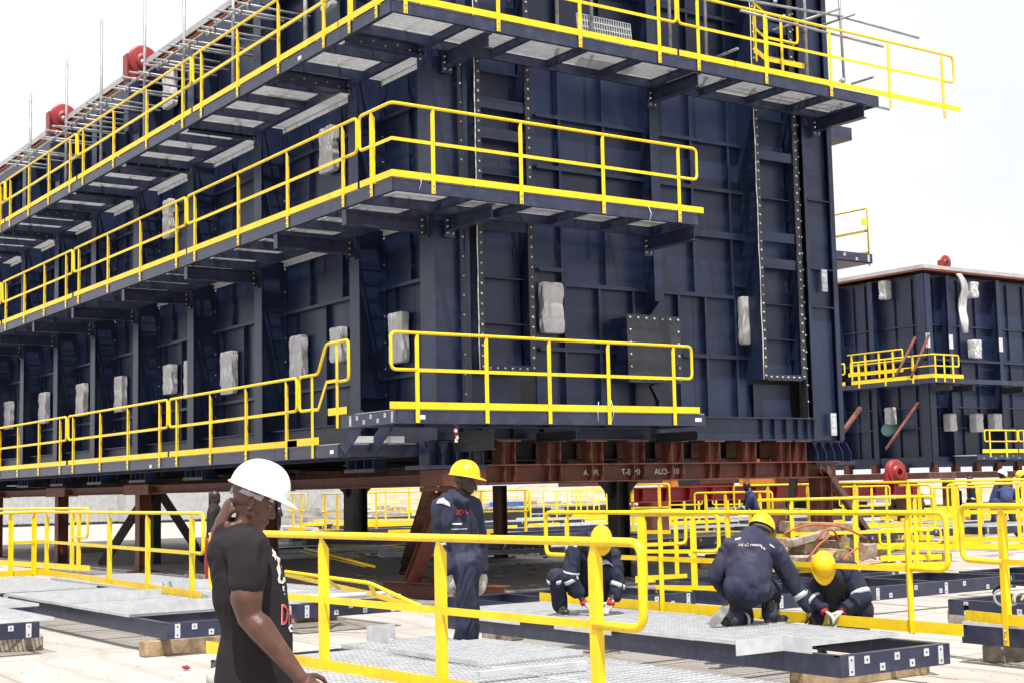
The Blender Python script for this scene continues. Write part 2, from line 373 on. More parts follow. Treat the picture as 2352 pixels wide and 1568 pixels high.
# right end column
b = MB(); b.box((19.94, 18.95, ZB-.02), (20.02, 18.97, ZT)); b.box((20.02, 19.02, ZB), (20.60, 19.04, ZT)); b.box((20.60, 18.92, ZB), (20.72, 18.94, ZT)); b.box((20.70, 18.94, ZB), (20.72, YE, ZT)); b.build('column', 'navy', mod)
b = MB(); b.box((19.86, 19.2, ZB), (19.93, 19.22, ZT)); b.build('column', 'black', mod)  # black strip painting the shade in the gap, not a real column
c2 = MB().box((19.845, 18.99, ZB+.3), (19.86, 19.1, ZT)).build('bolting_flange', 'plate', mod); sub(c2)
for k in range(26): bolt(c2, (19.85, 18.99, 2.9+k*.31), (0, -1, 0), 1.)
for z in (5.0, 5.72, 7.05): MB().box((20.02, 18.93, z-.01), (20.60, 19.018, z+.01)).build('stiffener', 'navy', mod)
for (x0, x1, z0, z1) in ((20.28, 20.42, 5.30, 5.72), (20.36, 20.50, 2.58, 3.0)):
    o = MB().box((x0, 18.905, z0), (x1, 18.925, z1)).build('splice_plate', 'galv', mod); sub(o)
    for i in range(2):
        for j in range(4): bolt(o, (x0+.035+i*.07, 18.905, z0+.05+j*(z1-z0-.1)/3), (0, -1, 0), .7)
# bottom beam
b = MB(); b.box((12.2, 18.90, 2.88), (20.0, 19.1, 2.905)); b.box((12.2, 19.0, 2.51), (20.0, 19.02, 2.88)); b.box((12.2, 18.88, 2.485), (20.0, 19.12, 2.51)); b.build('bottom_beam', 'navy', mod)
for x in (12.5, 13.1, 13.7, 18.6, 18.9, 19.2, 19.5, 19.75): MB().box((x, 18.93, 2.512), (x+.012, 18.998, 2.878)).build('web_stiffener', 'navy', mod)
b = MB(); b.box((XW-.3, 19.5, 2.51), (XW-.28, YE, 2.9)); b.box((XW-.4, 19.5, 2.485), (XW-.18, YE, 2.51)); b.box((XW-.4, 19.5, 2.88), (XW-.18, YE, 2.9)); b.build('bottom_beam', 'navy', mod)
b = MB(); b.box((XW, YW, 2.50), (XR, YE, 2.55))
for y in range(20, 52, 3): b.box((XW, y, 2.2), (XR, y+.02, 2.5)); b.box((XW, y-.1, 2.18), (XR, y+.12, 2.2))
b.build('underfloor', 'black', mod)
b = MB(); b.box((16.05, 18.86, 2.74), (16.3, 18.88, 2.93)); b.build('lug_plate', 'galv', mod); MB().box((16.1, 18.87, 2.51), (16.25, 18.875, 2.74)).build('web_stiffener', 'navy', mod)
# shoes under the corners and the columns
def shoe(x, y, ax, w=.9, mt='navy'):
    b = MB(); zt_, zb_ = 2.48, 2.10
    if ax == 'y':
        b.box((x-w/2-.08, y-.1, zb_-.06), (x+w/2+.08, y+.5, zb_))
        for k in range(5):
            xx = x-w/2+k*w/4
            b.prism([(0, 0), (.28, 0), (.28, .16), (.16, .36), (0, .36)], (xx, y+.2, zb_), (0, -1, 0), (0, 0, 1), (1, 0, 0), .015)
        b.box((x-w/2+.1, y+.1, zb_), (x+w/2-.1, y+.12, zt_))
    else:
        b.box((x-.1, y-w/2-.08, zb_-.06), (x+.5, y+w/2+.08, zb_))
        for k in range(4):
            yy = y-w/2+k*w/3
            b.prism([(0, 0), (.28, 0), (.28, .16), (.16, .36), (0, .36)], (x+.2, yy, zb_), (-1, 0, 0), (0, 0, 1), (0, 1, 0), .015)
        b.box((x+.1, y-w/2+.1, zb_), (x+.12, y+w/2-.1, zt_))
    b.build('support_shoe', mt, mod)
shoe(20.42, 19.0, 'y'); shoe(12.0, 19.0, 'y', 1.0)
for y in CY[1:]: shoe(11.85, y, 'x')
# ---- left face
zl = [2.5, 3.62, 5.16, 6.9, 8.12, 9.7, 11.6]
for i in range(len(CY)-1):
    y0, y1 = CY[i], CY[i+1]
    if i == 0: y0 = 19.4
    n = 2 if i == 0 else 3
    ys = [y0+(y1-y0)*k/n for k in range(n+1)]
    panel_grid('x', XW, [(ys[k], ys[k+1], zl[j], zl[j+1]) for k in range(n) for j in range(6)])
    for z in zl[1:-1]:
        b = MB(); b.box((XW-.10, y0+.02, z-.006), (XW-.001, y1-.02, z+.006)); b.box((XW-.11, y0+.02, z-.03), (XW-.101, y1-.02, z+.03)); b.build('stiffener', 'navy', mod)
    for k in range(1, n):
        MB().box((XW-.09, ys[k]-.006, 5.2), (XW-.001, ys[k]+.006, 11.4)).build('stiffener', 'navy', mod)
    for k in range(n):
        yy = ys[k]+(y1-y0)/n*.5
        MB().box((XW-.09, yy-.006, 2.5), (XW-.001, yy+.006, 5.14)).build('stiffener', 'navy', mod)
    # column at y1 (the first one stands at the corner)
for y in CY[1:]:
    b = MB(); b.box((11.70, y-.17, ZB), (11.72, y+.17, 11.35)); b.box((11.72, y-.008, ZB), (XW-.03, y+.008, 11.35)); b.box((XW-.03, y-.17, ZB), (XW-.01, y+.17, 11.35)); b.build('column', 'navy', mod)
    for z in (6.3, 3.3): MB().box((11.722, y-.16, z-.008), (XW-.032, y-.01, z+.008)).build('stiffener', 'navy', mod)
cf = {}
for y in CY[1:6]:
    for k in range(12): bolt(mod, (XW-.03, y-.12, 2.9+k*.45), (0, -1, 0), .9)
# red padeyes on the roof edge
def padeye(c, label):
    x, y, z = c
    t = thing('lifting_padeye', label, 'lifting lug', (x, y, z), 'red lifting padeyes')
    b = MB(); b.box((x-.32, y-.12, z), (x+.28, y+.12, z+.06)); b.prism([(-.30, .06), (.34, .06), (.34, .4), (-.26, .4)], (x, y-.02, z), (1, 0, 0), (0, 0, 1), (0, 1, 0), .04)
    b.box((x-.34, y-.14, z+.06), (x-.30, y+.14, z+.62)); b.build('base_plate', 'red', t)
    b = MB(); b.lathe([(.07, -.05), (.34, -.05), (.38, -.03), (.38, .03), (.34, .05), (.07, .05), (.07, -.05)], (x+.10, y, z+.52), (0, 1, 0), 28)
    b.lathe([(.10, -.09), (.19, -.09), (.19, .09), (.10, .09), (.10, -.09)], (x+.10, y, z+.52), (0, 1, 0), 22); b.build('eye_ring', 'red', t)
    return t
padeye((11.75, 32.2, 11.42), 'red lifting padeye on the roof edge behind the tall scaffold pole, the larger of two')
padeye((11.75, 38.2, 11.42), 'red lifting padeye farther left along the roof edge, the smaller of two')
for y in (32.2, 38.2): MB().box((11.45, y-.15, 10.2), (11.698, y+.15, 11.42)).build('lug_column', 'navy', mod)

# ------------------------------------------------------------------ walkways
def walkway_left(z, y0, y1, label, infill=True, bracket_at=(), wid=1.4, bd=.19, hang=True):
    t = thing('walkway', label, 'walkway', (XL, y0, z), 'walkways round the navy module')
    zb = z-bd
    # outer channels in lengths between joints
    joints = [y0]+[c for c in CY if y0+1 < c < y1-.5][::2]+[y1]
    for a, b_ in zip(joints[:-1], joints[1:]):
        b = MB(); b.box((XL, a+.004, zb), (XL+.012, b_-.004, z)); b.box((XL+.012, a+.004, z-.012), (XL+.07, b_-.004, z)); b.box((XL+.012, a+.004, zb), (XL+.07, b_-.004, zb+.012)); b.build('edge_beam', 'navyg', t)
        b = MB(); b.box((XL+wid-.012, a+.004, zb), (XL+wid, b_-.004, z)); b.box((XL+wid-.07, a+.004, zb), (XL+wid-.012, b_-.004, zb+.012)); b.build('edge_beam', 'navyg', t)
    n = int((y1-y0)/1.1); st = (y1-y0)/n
    for k in range(n+1):
        y = y0+k*st
        y = min(max(y, y0+.01), y1-.01)
        b = MB(); b.box((XL+.014, y-.03, zb+.005), (XL+wid-.014, y+.03, z-.035)); b.build('cross_beam', 'navyg', t)
    for k in range(n):
        put(grating_mesh(wid-.03, st-.02), 'grating_panel', t, (XL+.015, y0+k*st+.01, z+.008))
    if infill:
        for a, b_ in zip(CY[:-1], CY[1:]):
            if a < y0-.5 or b_ > y1: continue
            put(grating_mesh(.48, b_-a-.5), 'grating_panel', t, (XL+wid+.05, a+.25, z+.006))
            b = MB(); b.box((XL+wid+.53, a+.25, z-.12), (XL+wid+.54, b_-.25, z)); b.build('kick_plate', 'galv', t)
    for y in bracket_at:
        if not hang:
            b = MB(); b.ibeam((XL+.08, y, zb+.06), (11.69, y, zb+.06), .16, .22); b.box((11.66, y-.09, zb-.16), (11.695, y+.09, zb+.1)); b.build('bracket', 'navyg', t)
            for k in range(3): bolt(t, (11.6, y-.05, zb-.1+k*.07), (0, -1, 0), 1.1)
            for k in range(5): bolt(t, (XL+.35+k*.22, y-.005, zb+.02+.05*(k % 2)), (0, -1, 0), 1.0)
            continue
        b = MB(); b.ibeam((XL+.05, y, zb-.13), (11.69, y, zb-.13), .14, .24); b.box((11.66, y-.09, zb-.34), (11.695, y+.09, zb+.02)); b.box((XL+.03, y-.07, zb-.25), (XL+.045, y+.07, zb-.01)); b.build('bracket', 'navyg', t)
        o = MB().box((11.55, y-.02, zb-.30), (11.66, y-.008, zb-.02)).build('end_plate', 'plate', t); sub(o)
        for k in range(3): bolt(o, (11.6, y-.02, zb-.25+k*.1), (0, -1, 0), 1.1)
    return t
wm = walkway_left(6.19, YF, 52.0, 'middle walkway of the navy module, wrapping its corner at half height under yellow rails', bracket_at=CY)
wu = walkway_left(8.83, YF, 52.0, 'top walkway of the navy module, wrapping its corner at the upper edge of the photo', bracket_at=CY, hang=False)
def front_arm(t, z, x1, bd=.19, wid=1.25, brackets=(), x0=XL+.014, end=True, y0=YF, step=1.05, hole=()):
    zb = z-bd
    b = MB(); b.box((x0, y0, zb), (x1, y0+.012, z)); b.box((x0, y0+.012, z-.012), (x1, y0+.07, z)); b.box((x0, y0+.012, zb), (x1, y0+.07, zb+.012)); b.build('edge_beam', 'navyg', t)
    b = MB(); b.box((x0, y0+wid-.012, zb), (x1, y0+wid, z)); b.box((x0, y0+wid-.07, zb), (x1, y0+wid-.012, zb+.012)); b.build('edge_beam', 'navyg', t)
    if end: b = MB(); b.box((x1-.012, y0+.013, zb), (x1, y0+wid-.013, z)); b.build('edge_beam', 'navyg', t)
    n = int((x1-x0)/step); st = (x1-x0)/n
    for k in range(1, n):
        x = x0+k*st
        b = MB(); b.box((x-.004, y0+.014, zb+.02), (x+.004, y0+wid-.014, z-.035)); b.box((x-.03, y0+.014, zb+.012), (x+.03, y0+wid-.014, zb+.02)); b.build('cross_beam', 'navyg', t)
    for k in range(n):
        if k in hole: continue
        put(grating_mesh(st-.02, wid-.03), 'grating_panel', t, (x0+k*st+.01, y0+.015, z+.008))
    for x in brackets:
        b = MB(); b.ibeam((x, y0+.05, zb-.13), (x, 18.93, zb-.13), .14, .24); b.box((x-.09, 18.90, zb-.34), (x+.09, 18.94, zb+.02)); b.build('bracket', 'navyg', t)
        for k in range(3): bolt(t, (x-.05, 18.90, zb-.28+k*.1), (0, -1, 0), 1.1); bolt(t, (x+.05, 18.90, zb-.28+k*.1), (0, -1, 0), 1.1)
front_arm(wm, 6.19, 16.05, brackets=(11.95, 16.0), x0=XL+1.42)
front_arm(wu, 8.83, 20.66, brackets=(11.95, 16.2, 20.3), x0=XL+1.42)
b = MB(); b.box((XL+.013, YF, 6.0), (XL+1.42, YF+.012, 6.19)); b.build('edge_beam', 'navyg', wm)
b = MB(); b.box((XL+.013, YF, 8.64), (XL+1.42, YF+.012, 8.83)); b.build('edge_beam', 'navyg', wu)
# lower walkways: long one on the left face, short one in front
wl = walkway_left(2.44, 19.40, 52.0, 'lowest walkway along the left side of the navy module, above the white helmet', infill=False)
for o in wl.children: pass
b = MB(); b.box((XL+.013, 19.39, 2.25), (12.0, 19.402, 2.44)); b.build('edge_beam', 'navyg', wl)
wf = thing('walkway', 'short low walkway with yellow rail at the front of the navy module, one end open', 'walkway', (XL, YF, 2.86), 'walkways round the navy module')
front_arm(wf, 2.86, 16.05, x0=XL+.013)
b = MB(); b.box((XL, YF, 2.67), (XL+.012, 19.35, 2.86)); b.build('edge_beam', 'navyg', wf)
def hole_plate(t, x, y, z, ax, tall=False):
    hw, hh = .03, (.075 if tall else .03)
    if ax == 'x': c = MB().box((x-.004, y-hw, z-hh), (x+.0, y+hw, z+hh)); n = (-1, 0, 0)
    else: c = MB().box((x-hw, y-.004, z-hh), (x+hw, y+.0, z+hh)); n = (0, -1, 0)
    o = c.build('bolting_plate', 'galv', t); sub(o)
    for dz in ((-.045, .045) if tall else (0,)):
        q = Vector((x, y, z+dz))+Vector(n)*.006
        MB().lathe([(0, .0), (.009, .0), (.009, -.004)], q, n, 8).build('bolt_hole', 'hole', o)
def plate_row_x(t, x, y0, y1, z, n=5):
    hole_plate(t, x, y0, z, 'x', True); hole_plate(t, x, y1, z, 'x', True)
    for k in range(n):
        hole_plate(t, x, y0+(y1-y0)*(k+1)/(n+1), z+(.035 if k % 2 == 0 else -.035), 'x')
def plate_row_y(t, y, x0, x1, z, n=5):
    hole_plate(t, x0, y, z, 'y', True); hole_plate(t, x1, y, z, 'y', True)
    for k in range(n):
        hole_plate(t, x0+(x1-x0)*(k+1)/(n+1), y, z+(.035 if k % 2 == 0 else -.035), 'y')
plate_row_x(wf, XL-.001, 17.75, 19.0, 2.765)
# cold-formed supports below the front walkway
for x_, w_, z_ in ((11.95, .3, 2.45), (13.5, .16, 2.52), (16.0, .16, 2.52)): MB().ibeam((x_, 17.8, z_), (x_, 18.86, z_), .1, w_).build('bracket', 'plate', wf)
MB().box((10.35, 19.3, 2.46), (11.3, 19.33, 2.56)).build('kick_plate', 'galv', wf)
b = MB(); b.bar((10.4, 18.9, 2.86), (10.25, 19.35, 2.35), .02, .2); b.build('stair_stringer', 'navyg', wf); MB().bar((10.9, 18.9, 2.86), (10.75, 19.35, 2.35), .02, .2).build('stair_stringer', 'navyg', wf)
# white stickers on beam ends
for (t, x, y, z) in ((wf, 10.62, YF-.003, 2.76), (wf, 15.9, YF-.003, 2.77), (wu, 10.62, YF-.003, 8.76), (wm, 10.66, YF-.003, 6.10)):
    MB().box((x-.07, y, z-.03), (x+.07, y+.002, z+.03)).build('label', 'white', t)
for (t, y, z) in ((wl, 19.6, 2.33), (wu, 20.6, 8.72), (wl, 27.2, 2.3)):
    MB().box((XL-.003, y-.06, z-.03), (XL-.001, y+.06, z+.03)).build('label', 'white', t)

# ---- guardrails on the module
GL = 'guardrails bolted to the module walkways'
def rail_left(z, x0, x1, posts, label, **k):
    y = lambda px, zz=z+.5: at(px, 0, 'x', XL)[1] if False else line_at_h(px, zz)
    p0 = Vector((XL-.012, yl(x0, z), 0)); p1 = Vector((XL-.012, yl(x1, z), 0))
    pp = [(Vector((XL-.012, yl(q, z), 0)), 0) for q in posts]
    return guardrail([p1, p0], z, pp[::-1], label, GL, out=[(-1, 0, 0)], bolts=yl(posts[-1], z) < 34, **k)
def yl(px, z):
    """y on the left beam plane seen in photo column px at height about z + .3"""
    y = 784.
    for _ in range(4):
        p = at(px, y, 'x', XL); q = Vector((XL, p.y, z+.3))-CAM
        y = 784-F*q.dot(UP)/q.dot(FW)
    return p.y
def xf(px, z, Y=YF):
    y = 784.
    for _ in range(4):
        p = at(px, y, 'y', Y); q = Vector((p.x, Y, z+.3))-CAM
        y = 784-F*q.dot(UP)/q.dot(FW)
    return p.x
def corner_rail(z, xs, xe, lp, fp, label, toe1=0., lend=True):
    pth = [Vector((XL-.012, yl(xs, z), 0)), Vector((XL-.012, YF-.012, 0)), Vector((xf(xe, z), YF-.012, 0))]
    pp = [(Vector((XL-.012, yl(q, z), 0)), 0) for q in lp]+[(Vector((xf(q, z), YF-.012, 0)), 1) for q in fp]
    return guardrail(pth, z, pp, label, GL, out=[(-1, 0, 0), (0, -1, 0)], bolts=True, toe1=toe1)
corner_rail(6.19, 828, 1601, [855], [993, 1195, 1384, 1558], 'yellow guardrail bending round the corner of the middle walkway', toe1=.12)
rail_left(6.19, 432, 822, [449, 549, 662, 790], 'yellow guardrail on the middle walkway, first section left of the corner')
rail_left(6.19, 171, 428, [182, 249, 323.6, 407], 'yellow guardrail on the middle walkway, second section left of the corner')
rail_left(6.19, 7, 167, [14, 57, 103, 153], 'yellow guardrail on the middle walkway, third section left of the corner')
rail_left(6.19, -130, 3, [-120, -70, -25], 'yellow guardrail on the middle walkway, last section at the left photo edge')
corner_rail(8.83, 779, 1553, [804, 866], [929, 1142, 1330, 1512], 'yellow guardrail bending round the corner of the top walkway, its rail above the photo edge')
pth = [Vector((xf(1558, 8.83), YF-.012, 0)), Vector((xf(2192, 8.83), YF-.012, 0))]
guardrail(pth, 8.83, [(Vector((xf(q, 8.83), YF-.012, 0)), 0) for q in (1602, 1757, 1906, 2041, 2165)], 'yellow guardrail on the top walkway whose right end sticks out against the sky', GL, out=[(0, -1, 0)], bolts=True, toe1=.15)
rail_left(8.83, 445, 776, [464, 547, 641, 745], 'yellow guardrail on the top walkway, first section left of the corner section')
rail_left(8.83, 180, 440, [192, 262, 338, 421], 'yellow guardrail on the top walkway beneath the larger red padeye')
rail_left(8.83, 14, 176, [24, 67, 113, 162], 'yellow guardrail on the top walkway beneath the smaller red padeye')
rail_left(8.83, -120, 11, [-110, -60, -15, 2], 'yellow guardrail on the top walkway, last section at the left photo edge')
rail_left(2.44, 391, 684, [407.6, 485, 567, 660], 'yellow guardrail on the lowest walkway directly above the white helmet')
rail_left(2.44, 158, 386, [169, 231.5, 295, 368], 'yellow guardrail on the lowest walkway, second section from the steps')
rail_left(2.44, -60, 153, [-45, 0, 42, 90, 139], 'yellow guardrail on the lowest walkway, section at the left photo edge')
pth = [Vector((xf(898, 2.86), YF-.012, 0)), Vector((xf(1590, 2.86), YF-.012, 0))]
guardrail(pth, 2.86, [(Vector((xf(q, 2.86), YF-.012, 0)), 0) for q in (957, 1116.7, 1261, 1396.8, 1547)], 'yellow guardrail with looped ends on the short low walkway at the front of the module', GL, out=[(0, -1, 0)], toe0=.03, toe1=.14)
# stepped guardrail between the two low walkways
t = thing('guardrail', 'short yellow guardrail stepping up between the lowest walkway and the front walkway', 'guardrail', (XL, 19.2, 2.44), GL)
X = XL-.012
ya, yb, yc, yd, ye = yl(690, 2.44), yl(720, 2.44), yl(733, 2.44), yl(752, 2.86), yl(803, 2.86)
y7 = yl(777, 2.86)
MB().tube(fillet([(X, yb, 3.0), (X, ya, 3.0), (X, ya, 3.54), (X, yc, 3.54), (X, yd, 3.98), (X, ye, 3.98), (X, ye, 3.38), (X, y7, 3.38)], .08, 4), .024, 10).build('top_rail', 'yellow', t)
b = MB(); b.bar((X, yb, 3.0), (X, yc, 3.0), .01, .05); b.bar((X, yc, 3.0), (X, yd, 3.40), .01, .05, (0, 1, 0)); b.bar((X, yd, 3.40), (X, y7, 3.40), .01, .05); b.build('mid_rail', 'yellow', t)
for y, z0, z1 in ((yb, 2.25, 3.52), (y7, 2.68, 3.96)): MB().box((X-.012, y-.035, z0), (X-.004, y+.035, z1)).build('post', 'yellow', t)
b = MB(); b.box((X-.004, yl(660, 2.44), 2.455), (X+.004, yc, 2.57)); b.box((X-.004, yl(755, 2.86), 2.88), (X+.004, yl(797, 2.86), 2.99)); b.build('toe_board', 'yellow', t)
# ------------------------------------------------------------------ supports under the module
t = thing('support_frame', 'red brown steel grillage of beams and stubs carrying the big navy module', 'support frame', (12.5, 19, 1.8))
b = MB(); x0, x1 = 12.55, 20.5
b.box((x0, 18.85, 2.08), (x1, 19.12, 2.10)); b.box((x0, 18.98, 1.82), (x1, 18.995, 2.08)); b.box((x0, 18.85, 1.80), (x1, 19.12, 1.82)); b.build('main_beam', 'rust', t)
b = MB(); b.box((11.75, 18.9, 1.78), (12.54, 19.6, 2.03)); b.build('corner_block', 'rust', t)
sx = [(1156.5, 1181), (1260, 1285), (1358, 1382), (1453, 1477), (1542, 1566), (1629, 1651), (1714, 1734), (1793, 1813), (1829, 1849)]
for a, c in sx:
    xa = at(a, 1050, 'y', 18.9).x; xb = at(c, 1050, 'y', 18.9).x
    for q in (xa, xb):
        MB().box((q-.006, 18.86, 1.822), (q+.006, 18.978, 2.078)).build('web_stiffener', 'rust', t)
    b = MB(); b.box((xa-.012, 18.87, 2.102), (xa, 19.15, 2.46)); b.box((xb, 18.87, 2.102), (xb+.012, 19.15, 2.46)); b.box((xa, 19.0, 2.102), (xb, 19.015, 2.46)); b.box((xa-.12, 18.86, 2.461), (xb+.12, 19.2, 2.483)); b.build('stub', 'rust', t)
    b = MB(); b.box((xb+.25, 19.9, 2.10), (xb+.50, 19.92, 2.47)); b.build('stub', 'rustdark', t)
for y in (21.5, 24.5, 28, 32.2, 38.2, 45):
    b = MB(); b.ibeam((12.0, y, 1.97), (20.4, y, 1.97), .25, .3); b.build('cross_beam', 'rustdark', t)
    for x in (13.5, 16, 18.5, 20.2): MB().box((x, y-.12, 2.122), (x+.24, y+.12, 2.49)).build('stub', 'rustdark', t)
MB().ibeam((20.4, 19.2, 1.97), (20.4, 50, 1.97), .25, .3).build('side_beam', 'rustdark', t)
MB().ibeam((11.9, 19.65, 1.87), (11.9, 51, 1.87), .26, .18).build('side_beam', 'rust', t)
for y in (25.5, 32.2, 38.2, 44.4):
    MB().box((11.72, y-.8, 1.76), (12.08, y+.8, 1.99)).build('corner_block', 'rust', t)
for px in ((1045, 1100), (900, 1000)): pass
def ptext(txt, p, size, mt, parent, name='stencil', rz=0., mirror=True, rx=math.pi/2, thick=.001):
    c = bpy.data.curves.new(name, 'FONT'); c.body = txt; c.size = size; c.extrude = thick; c.align_x = 'CENTER'; c.align_y = 'CENTER'
    c.materials.append(M[mt])
    tmp = bpy.data.objects.new('tmp', c); COL.objects.link(tmp)
    bpy.context.view_layer.update()
    me = bpy.data.meshes.new_from_object(tmp.evaluated_get(bpy.context.evaluated_depsgraph_get()))
    bpy.data.objects.remove(tmp); me.name = name
    if not me.materials: me.materials.append(M[mt])
    o = bpy.data.objects.new(name, me); COL.objects.link(o)
    if parent is not None:
        o.parent = parent; org = Vector(parent['o3'])
    else: org = Vector((0, 0, 0))
    o.location = Vector(p)-org; o.rotation_euler = (rx, 0, rz); o.scale = (-1 if mirror else 1, 1, 1)
    return o
for (txt, px, py, s) in (('L.PIPI.A', 1362, 1095, .11), ('HM-8-7', 1453, 1092, .13), ('1001A-CUA', 1539, 1091, .12)):
    q = at(px+65, py, 'y', 18.97) if False else at(px, py, 'y', 18.97)
    ptext(txt, (at(px+0, py, 'y', 18.97).x, 18.968, 1.95), s*1.15, 'white', t)
# posts
def post(x, y, z1, label, w=.28, mt='rustdark', group='steel posts under the navy module'):
    t = thing('steel_post', label, 'steel post', (x, y, 0), group)
    b = MB(); b.box((x-w/2, y-w/2, .03), (x-w/2+.02, y+w/2, z1)); b.box((x+w/2-.02, y-w/2, .03), (x+w/2, y+w/2, z1)); b.box((x-w/2+.02, y-.01, .03), (x+w/2-.02, y+.01, z1)); b.build('shaft', mt, t)
    b = MB(); b.box((x-w, y-w, 0), (x+w, y+w, .03)); b.build('base_plate', mt, t)
    if mt == 'rust': return t
    b = MB().prism([(0, 0), (.35, 0), (0, -.35)], (x+w/2, y-.02, z1), (1, 0, 0), (0, 0, 1), (0, 1, 0), .04).build('haunch', mt, t); MB().prism([(0, 0), (.35, 0), (0, -.35)], (x-w/2, y+.02, z1), (-1, 0, 0), (0, 0, 1), (0, -1, 0), .04).build('haunch', mt, t)
    return t
for (y, l) in ((25.5, 'rusty steel post under the module just right of the white helmeted face'), (32.2, 'rusty steel post under the module standing behind the left yard guardrail'), (38.2, 'rusty steel post under the module, leftmost one in the photo'), (44.4, 'rusty steel post far back under the left side of the module')):
    post(11.9, y, 1.77, l, mt='rust')
pc = at(1422, 1200, 'y', 21.5); post(pc.x, 21.5, 1.82, 'broad black steel post behind the squatting worker', .30, 'black')
pc = at(817, 1200, 'y', 40); post(pc.x, 40, 1.9, 'broad shade-blackened steel post behind the foreground top rail, left of the standing worker', .55, 'black')  # black stands for the shade this post is in
pc = at(1886, 1150, 'y', 19.1); post(pc.x, 19.1, 1.79, 'red brown steel post under the right corner of the module', .30, 'rust')
for (x, y, l) in ((20.3, 30, 'steel post under the far side of the module, middle one'), (20.3, 48, 'steel post under the far side of the module near its far end')):
    post(x, y, 1.8, l, .26, 'rust')
# trestle near the standing worker and braces
def strut(t, p, q, w=.16, mt='rust', name='brace'): MB().ibeam(p, q, w, w, .014, up=(.3, .2, 1)).build(name, mt, t)
t = thing('trestle', 'rusty A shaped steel trestle with a wide base behind the standing worker', 'trestle', (12.4, 19.7, 0))
bx = at(905, 1350, 'z', 0); bx2 = at(1160, 1362, 'z', 0)
cx, cy = 12.55, 20.6
for q, l in ((at(1010, 1366, 'z', .0), 0), ): pass
P1 = at(880, 1352, 'z', .12); P2 = at(1160, 1366, 'z', .12)
MB().ibeam((P1.x, P1.y, .14), (P2.x, P2.y, .14), .24, .24).build('base_beam', 'rust', t)
P3 = at(930, 1325, 'z', .12); MB().ibeam((P3.x, P3.y, .14), ((P1.x+P2.x)/2, (P1.y+P2.y)/2, .14), .22, .22).build('base_beam', 'rustdark', t)
C0 = (P1+P2)/2; tp = Vector((12.1, 19.3, 1.78))
strut(t, (P1.x*.75+P2.x*.25, P1.y*.75+P2.y*.25, .26), tp, .22, 'rust'); strut(t, (P1.x*.2+P2.x*.8, P1.y*.2+P2.y*.8, .26), tp+Vector((.15, 0, 0)), .20, 'rust'); strut(t, (P3.x, P3.y, .26), tp+Vector((-.2, .2, 0)), .2, 'rustdark')
MB().box((11.8, 19.1, 1.70), (12.5, 19.7, 1.775)).build('head_plate', 'rust', t)
t = thing('trestle', 'black A shaped steel trestle under the module, left of the white helmet', 'trestle', (12, 29, 0))
q = at(405, 1240, 'z', 0)
T0 = Vector((13.6, 36, 1.75)); 
for dx in (-1.2, 0, 1.2): MB().bar((13.6+dx, 36-dx*.4, 0.0), (13.6+dx*.15, 36, 1.78), .45, .2).build('leg', 'black', t)
t['o3'] = tuple(t.location)
pr_ = at(1893, 1075, 'y', 18.6); fo = at(2015, 1258, 'z', 0)
t = thing('leaning_prop', 'long rusty steel prop leaning from the right module corner down to the timber pile', 'prop', tuple(fo))
MB().ibeam(fo+Vector((0, 0, .05)), pr_, .14, .14, .012, up=(0, 1, 0)).build('shaft', 'rust', t)
MB().box((fo.x-.2, fo.y-.2, .0), (fo.x+.2, fo.y+.2, .03)).build('base_plate', 'rust', t)
f2 = at(1810, 1230, 'z', 0); t = thing('leaning_prop', 'black steel prop slanting down left of the red brown corner post', 'prop', tuple(f2))
MB().ibeam(f2+Vector((0, 0, .05)), (19.7, 19.3, 1.78), .16, .16, .012, up=(0, 1, 0)).build('shaft', 'black', t); MB().box((f2.x-.2, f2.y-.2, 0), (f2.x+.2, f2.y+.2, .03)).build('base_plate', 'black', t)

# ------------------------------------------------------------------ scaffold
def coupler(t, p): 
    o = put(CPL, 'coupler', t, p); o.rotation_euler = (random.random()*.5, random.random()*.5, random.random()*3)
CPL = MB().lathe([(.0, -.04), (.034, -.04), (.04, -.01), (.04, .012), (.034, .04), (0, .04)], (0, 0, 0), (0, 0, 1), 8).box((.03, -.02, -.03), (.075, .02, .03)).mesh('coupler', 'tube')
t = thing('scaffold', 'scaffold of bare steel tubes standing on the top walkway along the left side', 'scaffold', (10.9, 20, 8.84))
XS = 10.75
pol = [(71, 213, 405), (154, 126, 350), (234, 43, 300), (333, -40, 250), (423, -80, 210), (535, -120, 150), (700, -120, 60)]
zp = []
for px, yt, yb in pol:
    p = at(px, yt, 'x', XS); y = p.y
    MB().tube([(XS, y, 8.85), (XS, y, p.z)], .034, 8).build('scaffold_tube', 'tube', t); zp.append(y)
    coupler(t, (XS, y, 8.95))
l0 = at(0, 397, 'x', XS-.05); l1 = at(583, 0, 'x', XS-.05); zl_ = (l0.z+l1.z)/2
MB().tube([(XS-.05, 17.5, zl_), (XS-.05, 34, zl_)], .024, 8).build('scaffold_tube', 'tube', t)
MB().tube([(XS-.05, 34.1, zl_-.05), (XS-.05, 50, zl_-.05)], .024, 8).build('scaffold_tube', 'tube', t)
MB().tube([(11.5, 18, zl_-.3), (11.5, 50, zl_-.3)], .024, 8).build('scaffold_tube', 'tube', t)
random.seed(3)
for y in zp+[21.5]:
    for k in range(6):
        yy = y + (.06, .5, -.45, 1.1, .8, -.8)[k] + random.uniform(-.1, .1); z = zl_+.05+random.uniform(-.02, .02)-(0 if k < 2 else .1)
        a = XS-random.uniform(.25, .35)
        MB().tube([(a, yy, z), (a+random.uniform(1.35, 1.6), yy+random.uniform(-.1, .1), z-.02)], .024, 8).build('scaffold_tube', 'tube', t); coupler(t, (XS-.05, yy, z-.02))
for y in (19, 22.6, 26, 29.5, 33, 37): MB().tube([(11.55, y, 8.85), (11.55, y, 9.9)], .022, 8).build('scaffold_tube', 'tube', t)
